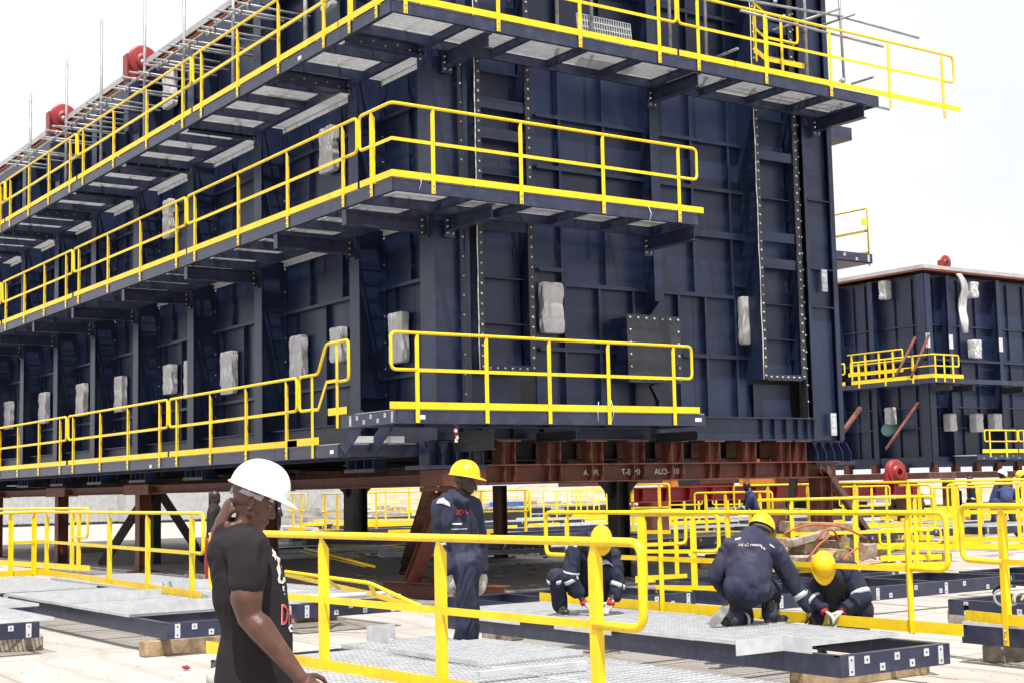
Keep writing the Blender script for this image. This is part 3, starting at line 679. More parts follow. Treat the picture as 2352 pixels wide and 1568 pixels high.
t = thing('scaffold', 'scaffold of bare steel tubes on the top walkway at the right front corner', 'scaffold', (17, 18.2, 8.84))
YS = 18.3
for px in (1280, 1359, 1538, 1620, 1849):
    x = at(px, 60, 'y', YS).x; MB().tube([(x, YS, 8.85), (x+.01, YS, 12.2)], .030, 8).build('scaffold_tube', 'tube', t); coupler(t, (x, YS, 8.95))
def tb(pts, Y): MB().tube([at(px, py, 'y', Y+dy) for px, py, dy in pts], .025, 8).build('scaffold_tube', 'tube', t)
tb([(1924, -60, 0), (1939, 190, 0)], 18.2)
tb([(1560, -25, 0), (1930, 38, 0)], YS-.1); tb([(1700, 25, 0), (2028, 108, 0)], YS-.2); tb([(1937, 40, 0), (2110, 88, 0)], YS-.05)
tb([(1930, 20, -.3), (1730, 85, 1.0)], YS); tb([(1963, 33, -.4), (1850, 72, .7)], YS); tb([(2005, 178, -.5), (1957, 193, .4)], YS); tb([(1694, 112, -.5), (1640, 135, .5)], YS-.3)
tb([(1990, 240, 0), (2042, 252, 0)], YF+.3)
for px, py in ((1932, 38), (1850, 70), (1936, 186), (1780, 4), (1800, 40)): coupler(t, at(px, py, 'y', YS-.1))
# small cage guardrail behind the top front rail
zc = at(1758, 142, 'y', 18.5).z
guardrail([(at(1735, 142, 'y', 18.2).x, 18.2), (at(1757, 142, 'y', 18.5).x, 18.5), (at(1834, 142, 'y', 18.5).x, 18.5)], zc, [(Vector((at(1762, 142, 'y', 18.5).x, 18.5, 0)), 1), (Vector((at(1796, 142, 'y', 18.5).x, 18.5, 0)), 1), (Vector((at(1737, 142, 'y', 18.22).x, 18.22, 0)), 0)], 'small yellow guardrail cage standing behind the top front rail near the right corner', 'guardrails bolted to the module walkways', h=.93, loop0=False, toe1=.15, drop=.15, mid=.5)
# mesh panel leaning against the wall
p0 = at(1333, 82, 'y', 18.5)
o = thing('loose_grating', 'galvanised mesh panel standing upright behind the top front guardrail', 'grating', (p0.x, 18.5, 8.85))
gg = put(grating_mesh(1.15, .75, px=.05, py=.1), 'grating_panel', o, (p0.x, 18.5, 8.86)); gg.rotation_euler = (math.radians(84), 0, 0)

# ------------------------------------------------------------------ grey wrapped boxes on the walls
def wrap_box(rect, ax, v, label, dep=.13, par=None, mtl='tarp', grp='grey wrapped boxes on the module walls'):
    x0, y0, x1, y1 = rect
    pa, pb = at(x0, (y0+y1)/2, ax, v), at(x1, (y0+y1)/2, ax, v); zt_ = at((x0+x1)/2, y0, ax, v).z; zb_ = at((x0+x1)/2, y1, ax, v).z
    c = (pa+pb)/2; c.z = (zt_+zb_)/2
    if ax == 'x': u = Vector((0, 1, 0)); n = Vector((-1, 0, 0))
    else: u = Vector((1, 0, 0)); n = Vector((0, -1, 0))
    hw = (pb-pa).length/2; hh = (zt_-zb_)/2
    if ax == 'x': hw *= .80
    me = bmesh.new(); bmesh.ops.create_cube(me, size=2.0); bmesh.ops.subdivide_edges(me, edges=me.edges[:], cuts=15, use_grid_fill=True)
    sd = random.random()*50
    for vv in me.verts:
        q = vv.co.copy(); r = (abs(q.x)**14+abs(q.y)**14+abs(q.z)**14)**(1/14); q = q/r*1.0
        cr = 1-2*abs(noise.noise(Vector((q.x*2.6+q.z*1.1+sd, q.z*1.3, q.y*2)))); fold = cr*.10 + (1-2*abs(noise.noise(Vector((q.x*5+sd-q.z*3, q.z*2.5+9, q.y*4)))))*.03
        waist = 1-.06*math.exp(-((q.z-.1)/.25)**2)+.04*noise.noise(Vector((sd, q.z*3, 0)))
        P = c + u*(q.x*hw*waist) + Vector((0, 0, q.z*hh)) + n*((q.y*.5+.5)*dep)
        P += (u*q.x*hw*.10 + n*dep*1.0*(q.y > -.5))*fold*2
        vv.co = P-c
    ms = bpy.data.meshes.new('wrapped_box'); me.to_mesh(ms); me.free(); ms.materials.append(M[mtl])
    for p in ms.polygons: p.use_smooth = True
    o = put(ms, 'wrapped_box', None, c); tag(o, label, 'wrapped box', grp); return o
WB = [((1236, 651, 1284, 767), 'y', YW-.02, 'grey wrapped box on the front wall beside the left bolted frame'),
 ((1694, 684, 1737, 793), 'y', YW-.02, 'grey wrapped box on the front wall near the right bolted frame'),
 ((905, 718, 945, 834), 'x', 12.2, 'largest grey wrapped box left of the corner column, behind the looped rail'),
 ((770, 752, 803, 832), 'x', 12.2, 'grey wrapped box behind the highest loop of the stepped rail'),
 ((677, 771, 712, 868), 'x', 12.2, 'grey wrapped box behind the start of the stepped rail'),
 ((517, 807, 551, 905), 'x', 12.2, 'grey wrapped box above the white helmet'),
 ((435, 827, 449, 915), 'x', 11.98, 'narrow grey wrapped box half hidden by a column'),
 ((386, 837, 411, 905), 'x', 12.2, 'grey wrapped box on the left wall behind a looped rail end'),
 ((273, 864, 295, 945), 'x', 12.2, 'grey wrapped box on the left wall, fourth from the left edge'),
 ((184, 881, 206, 955), 'x', 12.2, 'grey wrapped box on the left wall, third from the left edge'),
 ((98, 901, 118, 972), 'x', 12.2, 'grey wrapped box on the left wall, second from the left edge'),
 ((17, 922, 35, 985), 'x', 12.2, 'grey wrapped box on the left wall, leftmost in the photo'),
 ((745, 293, 784, 398), 'x', 12.2, 'grey wrapped box at middle walkway height near the corner'),
 ((385, 460, 405, 548), 'x', 12.2, 'narrow grey wrapped box at middle walkway height, farther left'),
 ((384, 166, 412, 248), 'x', 12.1, 'grey wrapped box behind the tubes of the top left scaffold'),
 ((750, -40, 777, 24), 'x', 12.1, 'grey wrapped box cut by the upper photo edge')]
for r_, a_, v_, l_ in WB: wrap_box(r_, a_, v_, l_)
# barrier tape
t0 = at(1048, 968, 'y', 17.9); tp_ = thing('barrier_tape', 'red and white barrier tape hanging below the short front walkway', 'tape', tuple(t0))
for k in range(6):
    z0 = t0.z-k*.05; a = .3*math.sin(k*1.7); dx = .012*math.sin(k*2)
    MB().obox((t0.x+dx, t0.y, z0-.025), (.03*math.cos(a), .03*math.sin(a), 0), (0, 0, .025), (0, .001, 0)).build('tape_stripe', 'red' if k % 3 == 0 or k == 1 else 'white', tp_)

# side platform and stub brackets at the right end of the module
t = thing('side_platform', 'small platform stub with yellow rail sticking out right of the module at mid height', 'walkway', (20.75, 21, 5.6))
def sp(px, py, Y): return at(px, py, 'y', Y)
a = sp(1910, 585, 20.6); c = sp(2004, 598, 20.6)
b = MB(); b.box((20.76, 20.6, a.z-.1), (c.x, 20.62, a.z+.10)); b.box((20.76, 20.6, a.z-.1), (c.x, 22.2, a.z-.085)); b.box((c.x-.012, 20.62, a.z-.08), (c.x, 22.2, a.z+.1)); b.build('edge_beam', 'navyg', t)
zz = a.z
plate_row_y(t, 20.599, 20.95, c.x-.12, zz, 6)
b = MB(); b.box((20.78, 20.55, zz-.26), (21.55, 20.57, zz-.11)); b.build('splice_plate', 'galv', t)
xe = sp(2020, 560, 20.6).x; ye_ = 20.6
b = MB(); b.tube(fillet([(20.78, 23.6, zz+1.17), (xe-.05, 22.0, zz+1.17), (xe, 20.9, zz+1.17), (xe, 20.9, zz-.1)], .05), .02, 8); b.build('top_rail', 'yellow', t)
b = MB(); b.bar((20.78, 23.6, zz+.68), (xe-.05, 22.0, zz+.68), .01, .05); b.bar((xe-.05, 22.0, zz+.68), (xe, 20.9, zz+.68), .01, .05); b.build('mid_rail', 'yellow', t)
b = MB(); b.bar((21.3, 23.0, zz+.17), (xe-.05, 22.0, zz+.17), .01, .11); b.bar((xe-.05, 22.0, zz+.17), (xe, 20.9, zz+.17), .01, .11); b.build('toe_board', 'yellow', t)
b = MB(); b.box((21.15, 23.1, zz), (21.2, 23.15, zz+1.16)); b.build('post', 'yellow', t); MB().box((xe-.19, 20.89, zz+.78), (xe-.02, 20.90, zz+.93)).build('hinge_plate', 'yellow', t)
t = thing('stub_beam', 'short navy beam stub with bolt plates right of the module under the top walkway', 'beam', (20.75, 20.2, 8))
a = sp(1900, 300, 20.0); c = sp(1956, 300, 20.0)
b = MB(); b.box((20.73, 20.0, a.z-.12), (c.x, 20.012, a.z+.14)); b.box((20.73, 20.012, a.z-.12), (c.x, 21.1, a.z-.108)); b.build('channel', 'navyg', t)
for k in range(4): hole_plate(t, 20.85+k*.17, 19.999, a.z+(.05 if k % 2 else -.03), 'y')

# ------------------------------------------------------------------ second module behind
X2, Y2 = 55.6, 45.3
m2 = thing('steel_module', 'smaller looking navy steel module standing far behind at the right edge', 'steel module', (X2, Y2, 2.5))
XE2, YE2 = 78., 75.
MB().box((X2+.62, Y2+.62, 2.6), (XE2, YE2, 11.7)).build('dark_core', 'black', m2)  # same dark core, keeps light out of the far panel joints
zh2 = [2.6, 4.2, 5.2, 6.3, 7.6, 9.2, 11.6]
cx2 = [X2+.1, 57.4, 61.25, 65.2, 69, 73, 77]; cy2 = [Y2+.1, 48.7, 51.0, 54.5, 58, 62, 66, 70, 74]
for i in range(len(cx2)-1):
    for k in range(3):
        a = cx2[i]+(cx2[i+1]-cx2[i])*k/3; c = cx2[i]+(cx2[i+1]-cx2[i])*(k+1)/3
        for z0, z1 in zip(zh2[:-1], zh2[1:]): MB().box((a+.01, Y2+.55, z0+.01), (c-.01, Y2+.6, z1-.01)).build('wall_panel', 'navy', m2)
        if k: MB().box((c-(c-a)-.02, Y2+.45, 2.6), (a+.02, Y2+.549, 11.5)).build('stiffener', 'navy', m2)
for i in range(len(cy2)-1):
    for k in range(3):
        a = cy2[i]+(cy2[i+1]-cy2[i])*k/3; c = cy2[i]+(cy2[i+1]-cy2[i])*(k+1)/3
        for z0, z1 in zip(zh2[:-1], zh2[1:]): MB().box((X2+.55, a+.01, z0+.01), (X2+.6, c-.01, z1-.01)).build('wall_panel', 'navy', m2)
        if k: MB().box((X2+.45, a-.02, 2.6), (X2+.549, a+.02, 11.5)).build('stiffener', 'navy', m2)
for z in zh2[1:-1]:
    MB().box((X2+.6, Y2+.42, z-.03), (XE2, Y2+.548, z+.03)).build('stiffener', 'navy', m2)
    MB().box((X2+.42, Y2+.6, z-.03), (X2+.548, YE2, z+.03)).build('stiffener', 'navy', m2)
for x in cx2[:]:
    b = MB(); b.box((x-.14, Y2, 2.5), (x+.14, Y2+.03, 11.6)); b.box((x-.02, Y2+.03, 2.5), (x+.02, Y2+.54, 11.6)); b.build('column', 'navy', m2)
    MB().box((x-.16, Y2-.03, 8.0), (x+.12, Y2-.004, 8.7)).build('splice_plate', 'galv', m2)
for y in cy2[:]:
    b = MB(); b.box((X2, y-.14, 2.5), (X2+.03, y+.14, 11.6)); b.box((X2+.03, y-.02, 2.5), (X2+.54, y+.02, 11.6)); b.build('column', 'navy', m2)
b = MB(); b.box((X2-.09, Y2-.09, 11.98), (XE2, YE2, 12.0)); b.box((X2-.14, Y2-.14, 11.84), (X2-.1, YE2, 12.02)); b.box((X2-.1, Y2-.14, 11.84), (XE2, Y2-.1, 12.02)); b.build('roof_fascia', 'roof', m2)
b = MB(); b.box((X2-.08, Y2-.08, 11.76), (X2-.04, YE2, 11.82)); b.box((X2-.04, Y2-.08, 11.76), (XE2, Y2-.04, 11.82)); b.build('sealant_strip', 'orange', m2)
b = MB(); b.box((X2+.05, Y2+.2, 2.3), (XE2, Y2+.5, 2.8)); b.box((X2+.05, Y2+.5, 2.3), (X2+.5, YE2, 2.8)); b.build('bottom_beam', 'navy', m2)
b = MB(); b.box((X2, Y2-.02, 7.4), (XE2, Y2+.4, 7.5)); b.box((X2-.02, Y2+.4, 7.4), (X2+.4, YE2, 7.5)); b.build('stiffener', 'navy', m2)
t = thing('walkway', 'walkway with white edge along the far module behind', 'walkway', (X2-1.4, Y2-1.4, 6.4), 'walkways round the far module')
b = MB(); b.box((X2-1.4, Y2-1.4, 6.2), (XE2, Y2-1.38, 6.42)); b.box((X2-1.4, Y2-1.38, 6.2), (X2-1.38, YE2, 6.42)); b.build('edge_beam', 'navyg', t)
b = MB(); b.box((X2-1.38, Y2-1.38, 6.36), (XE2, Y2-.02, 6.4)); b.box((X2-1.38, Y2-.02, 6.36), (X2-.02, YE2, 6.4)); b.build('deck', 'galv', t)
for x in cx2: MB().box((x-.1, Y2-1.2, 5.9), (x+.1, Y2-.01, 6.19)).build('bracket', 'black', t)
t = thing('walkway', 'lowest walkway along the front of the far module', 'walkway', (X2-1.4, Y2-1.4, 2.9), 'walkways round the far module')
b = MB(); b.box((X2+1.5, Y2-1.4, 2.6), (XE2, Y2-1.38, 2.85)); b.build('edge_beam', 'navyg', t); MB().box((X2+1.5, Y2-1.38, 2.8), (XE2, Y2-.02, 2.84)).build('deck', 'galv', t)
for k in range(14): hole_plate(t, X2+2+k*.45, Y2-1.401, 2.72+(.05 if k % 2 else -.05), 'y')
def far_rail(pth, z, n, label, **k):
    pth = [Vector(q) for q in pth]; pp = []
    for i in range(len(pth)-1):
        m_ = n[i]
        for j in range(m_): pp.append((pth[i].lerp(pth[i+1], (j+.3)/m_), i))
    return guardrail(pth, z, pp, label, 'guardrails on the far module', r=.035, post_w=.10, toeh=.18, **k)
xq = at(2202, 840, 'y', Y2-1.4).x
far_rail([(X2-1.4, Y2+3.6, 0), (X2-1.4, Y2-1.41, 0), (xq, Y2-1.41, 0)], 6.42, [3, 3], 'yellow guardrail bending round the corner of the far module', toe1=.3)
far_rail([(X2-1.4, Y2+12, 0), (X2-1.4, Y2+4.0, 0)], 6.42, [5], 'yellow guardrail on the left side of the far module beside the navy corner')
far_rail([(X2-.6, Y2+4.5, 0), (X2-.6, Y2+1.0, 0)], 6.9, [4], 'yellow guardrail standing inside the far module walkway, raised a little', loop0=False)
xa = at(2262, 1020, 'y', Y2-1.4).x
far_rail([(xa, Y2-1.41, 0), (xa+2.5, Y2-1.41, 0)], 2.9, [2], 'yellow guardrail low on the far module, with a loop above the white helmeted worker', toe0=.2)
far_rail([(xa+2.6, Y2-1.41, 0), (xa+8, Y2-1.41, 0)], 2.9, [4], 'yellow guardrail low on the far module at the right photo edge')
q = at(2186, 640, 'y', Y2-.2)
t = padeye((q.x, Y2+.2, 11.75), 'red lifting padeye on the corner of the far module')
G2_ = 'grey wrapped boxes on the far module'
for r_, a_, v_, l_ in [((2030, 646, 2050, 689), 'x', X2+.5, 'grey wrapped box high on the far module, left of its corner'), ((2216, 650, 2230, 686), 'y', Y2+.4, 'grey wrapped box high on the far module behind hanging cloth'), ((2222, 782, 2238, 824), 'y', Y2+.4, 'grey wrapped box above the low rails of the far module'),
   ((2045, 935, 2062, 975), 'x', X2+.5, 'grey wrapped box behind the green capped pipes'), ((2166, 950, 2180, 990), 'y', Y2+.4, 'grey wrapped box low on the far module, nearest to its corner'), ((2226, 950, 2241, 992), 'y', Y2+.4, 'grey wrapped box low on the far module, middle one'), ((2268, 950, 2284, 990), 'y', Y2+.4, 'grey wrapped box low on the far module, at its right')]:
    wrap_box(r_, a_, v_, l_, grp=G2_, dep=.4)
# hanging cloth below the padeye
c0 = at(2200, 630, 'y', Y2-.2); c1 = at(2218, 765, 'y', Y2-.2)
bm = MB(); V = []
for i in range(25):
    f = i/24; z = c0.z+(c1.z-c0.z)*f; xc = c0.x+(c1.x-c0.x)*f+.12*math.sin(f*5)
    for j in range(9):
        a = j/8-.5; V.append((xc+a*(.25+.35*math.sin(f*3)), Y2-.25-.1*math.sin(a*14+f*6)-.1*math.sin(f*9), z))
bm.add(V, [(i*9+j, i*9+j+1, i*9+j+10, i*9+j+9) for i in range(24) for j in range(8)], True)
o = bm.build('hanging_cloth', 'tarp'); tag(o, 'grey white cloth hanging down from the red padeye of the far module', 'cloth')
sd_ = o.modifiers.new('s', 'SOLIDIFY'); sd_.thickness = .02
# green capped pipes
for i, (px, py, pe) in enumerate(((2038, 987, 2100), (2058, 967, 2103), (2078, 952, 2103))):
    p = at(px, py, 'y', Y2+.5); e = at(pe, py+1, 'y', Y2+2.0)
    tt = thing('capped_pipe', ['lowest green capped pipe end on the far module', 'middle green capped pipe end on the far module', 'top green capped pipe end on the far module'][i], 'pipe', tuple(p), 'green capped pipes')
    d = Vector((-1.0, 0, 0)); base = Vector((X2+.5, Y2+2.2+i*.4, p.z)); tip = base+Vector((-1.6+.25*i, 0, 0))
    q = at(px, py, 'y', base.y); tip = Vector((q.x, base.y, q.z)); base = Vector((tip.x+1.5-.2*i, tip.y+.4, q.z))
    MB().tube([base, tip], .14, 12).build('pipe', 'green', tt); MB().lathe([(0, 0), (.30, 0), (.30, .08), (0, .08)], tip, (-.6, -.8, 0), 18).build('flange_cap', 'green', tt)
# red props against the far module
for i, (x0, y0, x1, y1, l) in enumerate(((2102, 775, 2058, 862, 'upper left red prop slanting beside the corner of the far module'), (2133, 770, 2093, 866, 'upper right red prop slanting beside the corner of the far module'), (2108, 925, 2035, 1030, 'long red prop slanting across the green capped pipes'), (1975, 938, 1938, 988, 'short thick red prop beside the navy corner'))):
    p = at(x0, y0, 'y', Y2-.3); q = at(x1, y1, 'y', Y2-1.0)
    o = MB().tube([p, q], .07 if i < 3 else .12, 8).build('prop', 'rust'); tag(o, l, 'prop', 'red props on the far module')
# support grillage below it
t = thing('support_frame', 'red brown steel grillage carrying the far module behind the workers', 'support frame', (X2, Y2, 1.8))
b = MB(); b.box((X2-.3, Y2, 1.75), (XE2, Y2+.4, 2.05)); b.box((X2-.3, Y2+.4, 1.75), (X2+.1, YE2, 2.05)); b.build('main_beam', 'rust', t)
for x in [X2+.2+1.6*k for k in range(12)]: MB().box((x, Y2+.1, 2.06), (x+.35, Y2+.4, 2.5)).build('stub', 'rust', t)
for y in [Y2+1.5+1.8*k for k in range(14)]: MB().box((X2-.2, y, 2.06), (X2+.1, y+.35, 2.5)).build('stub', 'rust', t)
for i, (x, y) in enumerate(((57, 45.6), (61.5, 45.6), (66, 45.6), (55.6, 52), (55.6, 58))):
    post(x, y, 1.74, ['rusty post below the corner of the far module', 'rusty post below the front of the far module', 'rusty post below the front of the far module, at the right photo edge', 'rusty post below the left side of the far module', 'rusty post below the left side of the far module, farther back'][i], .4, 'rustdark', 'steel posts under the far module')
# ------------------------------------------------------------------ floor frames lying in the yard
def frame(x0, x1, y0, y1, label, z=.36, bd=.17, grates=((0, 1),), cross=1.2, over=.06, plates_front=True, plates_side=False, group='walkway floor frames lying in the yard', gy=True, gdz=.04, along='y'):
    """open channel frame; grates: fractions of the length that carry grating panels"""
    t = thing('deck_frame', label, 'floor frame', (x0, y0, z-bd), group)
    zb = z-bd
    b = MB(); b.box((x0, y0, zb), (x1, y0+.01, z)); b.box((x0, y0+.01, z-.012), (x1, y0+.07, z)); b.build('end_beam', 'navyg', t)
    b = MB(); b.box((x0, y1-.01, zb), (x1, y1, z)); b.box((x0, y1-.07, z-.012), (x1, y1-.01, z)); b.build('end_beam', 'navyg', t)
    b = MB(); b.box((x0, y0+.011, zb), (x0+.01, y1-.011, z)); b.box((x0+.01, y0+.071, z-.012), (x0+.07, y1-.071, z)); b.build('side_beam', 'navyg', t)
    b = MB(); b.box((x1-.01, y0+.011, zb), (x1, y1-.011, z)); b.box((x1-.07, y0+.071, z-.012), (x1-.01, y1-.071, z)); b.build('side_beam', 'navyg', t)
    if along == 'y':
        L = y1-y0; n = max(1, int(L/cross))
        for k in range(1, n): y = y0+L*k/n; b = MB(); b.box((x0+.011, y-.005, zb+.02), (x1-.011, y+.005, z-.014)); b.box((x0+.072, y-.03, z-.012), (x1-.072, y+.03, z-.002)); b.build('cross_beam', 'navyg', t)
        for (a, c) in grates:
            m_ = max(1, round((c-a)*L/1.1)); st = (c-a)*L/m_
            for k in range(m_):
                put(grating_mesh(x1-x0+2*over, st-.012), 'grating_panel', t, (x0-over, y0+a*L+k*st, z+gdz-.003*((k*7) % 2)))
    else:
        L = x1-x0; n = max(1, int(L/cross))
        for k in range(1, n): x = x0+L*k/n; b = MB(); b.box((x-.005, y0+.011, zb+.02), (x+.005, y1-.011, z-.014)); b.box((x-.03, y0+.072, z-.012), (x+.03, y1-.072, z-.002)); b.build('cross_beam', 'navyg', t)
        for (a, c) in grates:
            m_ = max(1, round((c-a)*L/1.1)); st = (c-a)*L/m_
            for k in range(m_):
                put(grating_mesh(st-.012, y1-y0+2*over), 'grating_panel', t, (x0+a*L+k*st, y0-over, z+gdz-.003*((k*7) % 2)))
    if plates_front: plate_row_y(t, y0-.001, x0+.12, x1-.12, (z+zb)/2, 5 if x1-x0 < 2 else 8)
    if plates_side:
        for k in range(int((y1-y0)/1.2)+1): hole_plate(t, x0-.001, y0+.15+k*1.2, (z+zb)/2, 'x', k % 2 == 0)
    return t
def timber(p, q, label, s=.15, mt='wood', z=None, grp='timbers under the floor frames'):
    p, q = Vector(p), Vector(q); z0 = s/2 if z is None else z
    p.z = q.z = z0
    d = (q-p).normalized(); side = Vector((0, 0, 1)).cross(d)
    me = bmesh.new(); bmesh.ops.create_cube(me, size=1.0); bmesh.ops.bevel(me, geom=me.edges[:], offset=.05, segments=1, affect='EDGES')
    for v in me.verts: v.co = d*(v.co.x*(q-p).length)+side*(v.co.y*s)+Vector((0, 0, v.co.z*s))
    ms = bpy.data.meshes.new('timber'); me.to_mesh(ms); me.free(); ms.materials.append(M[mt])
    o = put(ms, 'timber', None, (p+q)/2); tag(o, label, 'timber', grp); return o
def kick(t, pts, z, h=.13, th=.006):
    b = MB()
    for a, c in zip(pts[:-1], pts[1:]): b.bar((a[0], a[1], z+h/2), (c[0], c[1], z+h/2), th, h)
    b.build('kick_plate', 'galv', t)
# A: where the three men work
a0 = at(1930, 1506, 'z', .36); a1 = at(2173, 1475, 'z', .36); af = at(1103, 1391, 'z', .4)
AX0, AX1, AY0, AY1 = a0.x, a1.x, a0.y, af.y
fa = frame(AX0, AX1, AY0, AY1, 'long navy floor frame with grating on which the three workers crouch', grates=((.10, 1),))
gc = at(1847, 1498, 'z', .4); gl = at(1691, 1499, 'z', .4)
n0 = AY0+.10*(AY1-AY0)
k1, k2, k3 = at(1691, 1501, 'z', .4), at(1793, 1488, 'z', .4), at(1847, 1498, 'z', .4)
kick(fa, [(k1.x, k1.y), (k2.x, k1.y), (k2.x, k3.y)], .385, .12)
kick(fa, [(AX0-.07, n0+2.2), (AX0-.07, n0+3.1)], .33, .07); kick(fa, [(AX0-.07, n0+3.7), (AX0-.07, n0+4.6)], .33, .07)
# D: right in front, two frames side by side
d0 = at(1003, 1460, 'z', .4); dl = at(454, 1508, 'z', .36)
DX0, DX1, DY1 = dl.x, d0.x, (d0.y+at(679, 1483, 'z', .4).y)/2
fd = frame(DX0, DX0+1.22, 4.2, DY1, 'navy floor frame with grating in the foreground, beside the man in the white helmet', grates=((0, .93),), plates_front=False)
fd2 = frame(DX0+1.24, DX1-.06, 4.2, DY1-.05, 'navy floor frame with grating at the bottom centre of the photo', grates=((0, 1),), plates_front=False)
kick(fd2, [(DX0+1.5, DY1-.35), (DX0+1.5, DY1+.05), (DX1-.35, DY1+.05)], .40, .13)
put(grating_mesh(1.0, 1.3), 'grating_panel', fd2, (DX1-1.0, DY1-2.3, .445), (0, 0, .02))
# pipe with lettering lying on the grating
pa, pb = at(1255, 1552, 'z', .46), at(1560, 1500, 'z', .46)
pa = at(1100, 1546, 'z', .46); pb = at(1345, 1521, 'z', .46)
o = MB().bar(pa, pb, .04, .03).build('flat_bar', 'galv'); tag(o, 'pale galvanised flat bar with blue stencilled marks on the foreground grating', 'metal bar')
# B
b0 = at(383, 1431, 'z', .36); BX0, BY0 = b0.x, b0.y
bf = at(140, 1389, 'z', .36)
fb = frame(BX0, BX0+1.4, BY0, BY0+6.0, 'navy floor frame with raised galvanised edges left of the man in the white helmet', grates=((.17, 1),))
kick(fb, [(BX0-.06, BY0+1.0), (BX0+.45, BY0+1.0)], .40, .12); kick(fb, [(BX0+.45, BY0+1.0), (BX0+1.4, BY0+1.0)], .40, .13); kick(fb, [(BX0-.06, BY0+3.3), (BX0+1.2, BY0+3.3)], .40, .12)
# C
c0 = at(91, 1427, 'z', .36)
fc = frame(c0.x-1.4, c0.x, c0.y, c0.y+2.6, 'navy floor frame cut by the left photo edge, resting on a marked timber', grates=((.0, 1),), over=.16)
# frames behind B
q = at(0, 1330, 'z', .4)
frame(BX0-1.8, BX0-.35, BY0+3.6, BY0+9, 'navy floor frame with grating behind the frame at the left photo edge', grates=((0, 1),), plates_front=False)
f3 = frame(BX0+1.7, BX0+3.1, BY0+1.8, BY0+9.5, 'grated floor frame behind the left yard guardrail', grates=((0, 1),))
kick(f3, [(BX0+1.7, BY0+2.6), (BX0+2.6, BY0+2.6)], .40, .13); kick(f3, [(BX0+1.7, BY0+4.6), (BX0+3.1, BY0+4.6)], .40, .13)
frame(BX0+.0, BX0+1.4, BY0+6.6, BY0+13, 'grated floor frame in the second row left of the rusty post', grates=((0, 1),))
# F
f0 = at(921, 1372, 'z', .36)
ff = frame(f0.x-1.45, f0.x, f0.y, f0.y+5.5, 'grated floor frame with bolt plates between the white helmeted man and the standing worker', grates=((.02, 1),))
b = MB(); b.box((f0.x-1.75, f0.y-.02, .12), (f0.x-1.55, f0.y, .36)); b.build('splice_plate', 'galv', ff)
o = MB().tube([at(700, 1372, 'z', .44), at(885, 1362, 'z', .44)], .035, 10).build('steel_tube', 'galv'); tag(o, 'short galvanised tube lying on the grating left of the standing worker', 'tube')
# E: right edge, doubled
e0 = at(2177, 1375, 'z', .36); e1 = at(2208, 1433, 'z', .36)
fe = frame(e0.x, e0.x+3.2, e0.y-4.0, e0.y, 'navy floor frame with bolt plates at the right photo edge, behind the gloved hand', grates=(), plates_side=True)
for k in range(3): hole_plate(fe, e0.x-.001, e0.y-.25-k*.7, .27, 'x', k == 0)
fe2 = frame(e1.x, e1.x+1.3, e1.y-4.5, e1.y, 'navy floor frame nearest to the right photo edge, a guardrail bolted to its side', grates=((0, 1),), plates_front=False, gdz=.03, over=0)
# H: open lattice frames right of centre
h0 = at(1835, 1362, 'z', .36); h1 = at(2328, 1320, 'z', .36)
HY = (h0.y+h1.y)/2
fh = frame(h0.x-.4, h1.x, HY, HY+1.5, 'open navy floor frame without grating behind the crouching workers', grates=(), cross=1.5, along='x')
for k in range(4): hole_plate(fh, h0.x+.1+k*1.35, HY-.001, .27, 'y', True)
frame(h0.x+.6, h1.x-.2, HY+1.9, HY+3.4, 'open navy floor frame in the second row behind the crouching workers', grates=(), cross=1.2, along='x')
frame(h0.x-3.2, h0.x-.6, HY+1.2, HY+3.0, 'open navy floor frame behind the yellow toe board, left of the kneeling worker', grates=(), cross=.8, along='x')
frame(h1.x+.3, h1.x+4.0, HY-.4, HY+1.2, 'open navy floor frame at the right photo edge behind the gloved hand', grates=(), cross=1.0, along='x')
# I and farther rows
i0 = at(1935, 1262, 'z', .2); i1 = at(2340, 1245, 'z', .2)
fi = frame(i0.x, i0.x+4.2, i0.y, i0.y+1.4, 'grated floor frame in the far row right of the timber pile', z=.55, grates=((0, 1),), along='x')
fi2 = frame(i0.x+4.6, i0.x+11, i0.y-.3, i0.y+1.1, 'grated floor frame in the far row at the right photo edge', z=.55, grates=((0, 1),), along='x')
rows = [((1148, 1290), 3.5, 1.5, 'y', 'dark floor frame behind the squatting worker'), ((1450, 1300), 3.4, 1.4, 'x', 'dark floor frame right of the black steel post'), ((1010, 1228), 7.0, 1.5, 'x', 'grated floor frame beyond the shaded ground, right of the standing worker'),
        ((735, 1226), 7.5, 1.5, 'x', 'grated floor frame beyond the shaded ground, left of the standing worker'), ((1480, 1250), 5.0, 1.4, 'x', 'grated floor frame far behind the looped rail'), ((1660, 1225), 6, 1.5, 'x', 'grated floor frame far behind the kneeling worker'), ((1960, 1205), 9, 1.5, 'x', 'grated floor frame beside the long red beam'), ((2130, 1232), 6, 1.5, 'x', 'grated floor frame below the distant group of workers'),
        ((1210, 1200), 6, 1.5, 'x', 'grated floor frame behind the small railed panels')]
for (q, L, W_, al, lb) in rows:
    p = at(*q, 'z', 0)
    if al == 'x': frame(p.x, p.x+L, p.y, p.y+W_, lb, z=.40, grates=((0, 1),), along='x')
    else: frame(p.x, p.x+W_, p.y, p.y+L, lb, z=.40, grates=((0, 1),))
for (q, L) in (((1150, 1262), 4.0), ((1420, 1268), 4.0)):
    p = at(*q, 'z', .4); frame(p.x, p.x+L, p.y, p.y+1.4, 'floor frame stacked in the dark row, %s' % ('left of the black post' if q[0] < 1300 else 'right of the black post'), z=.62, grates=((0, 1),), along='x')

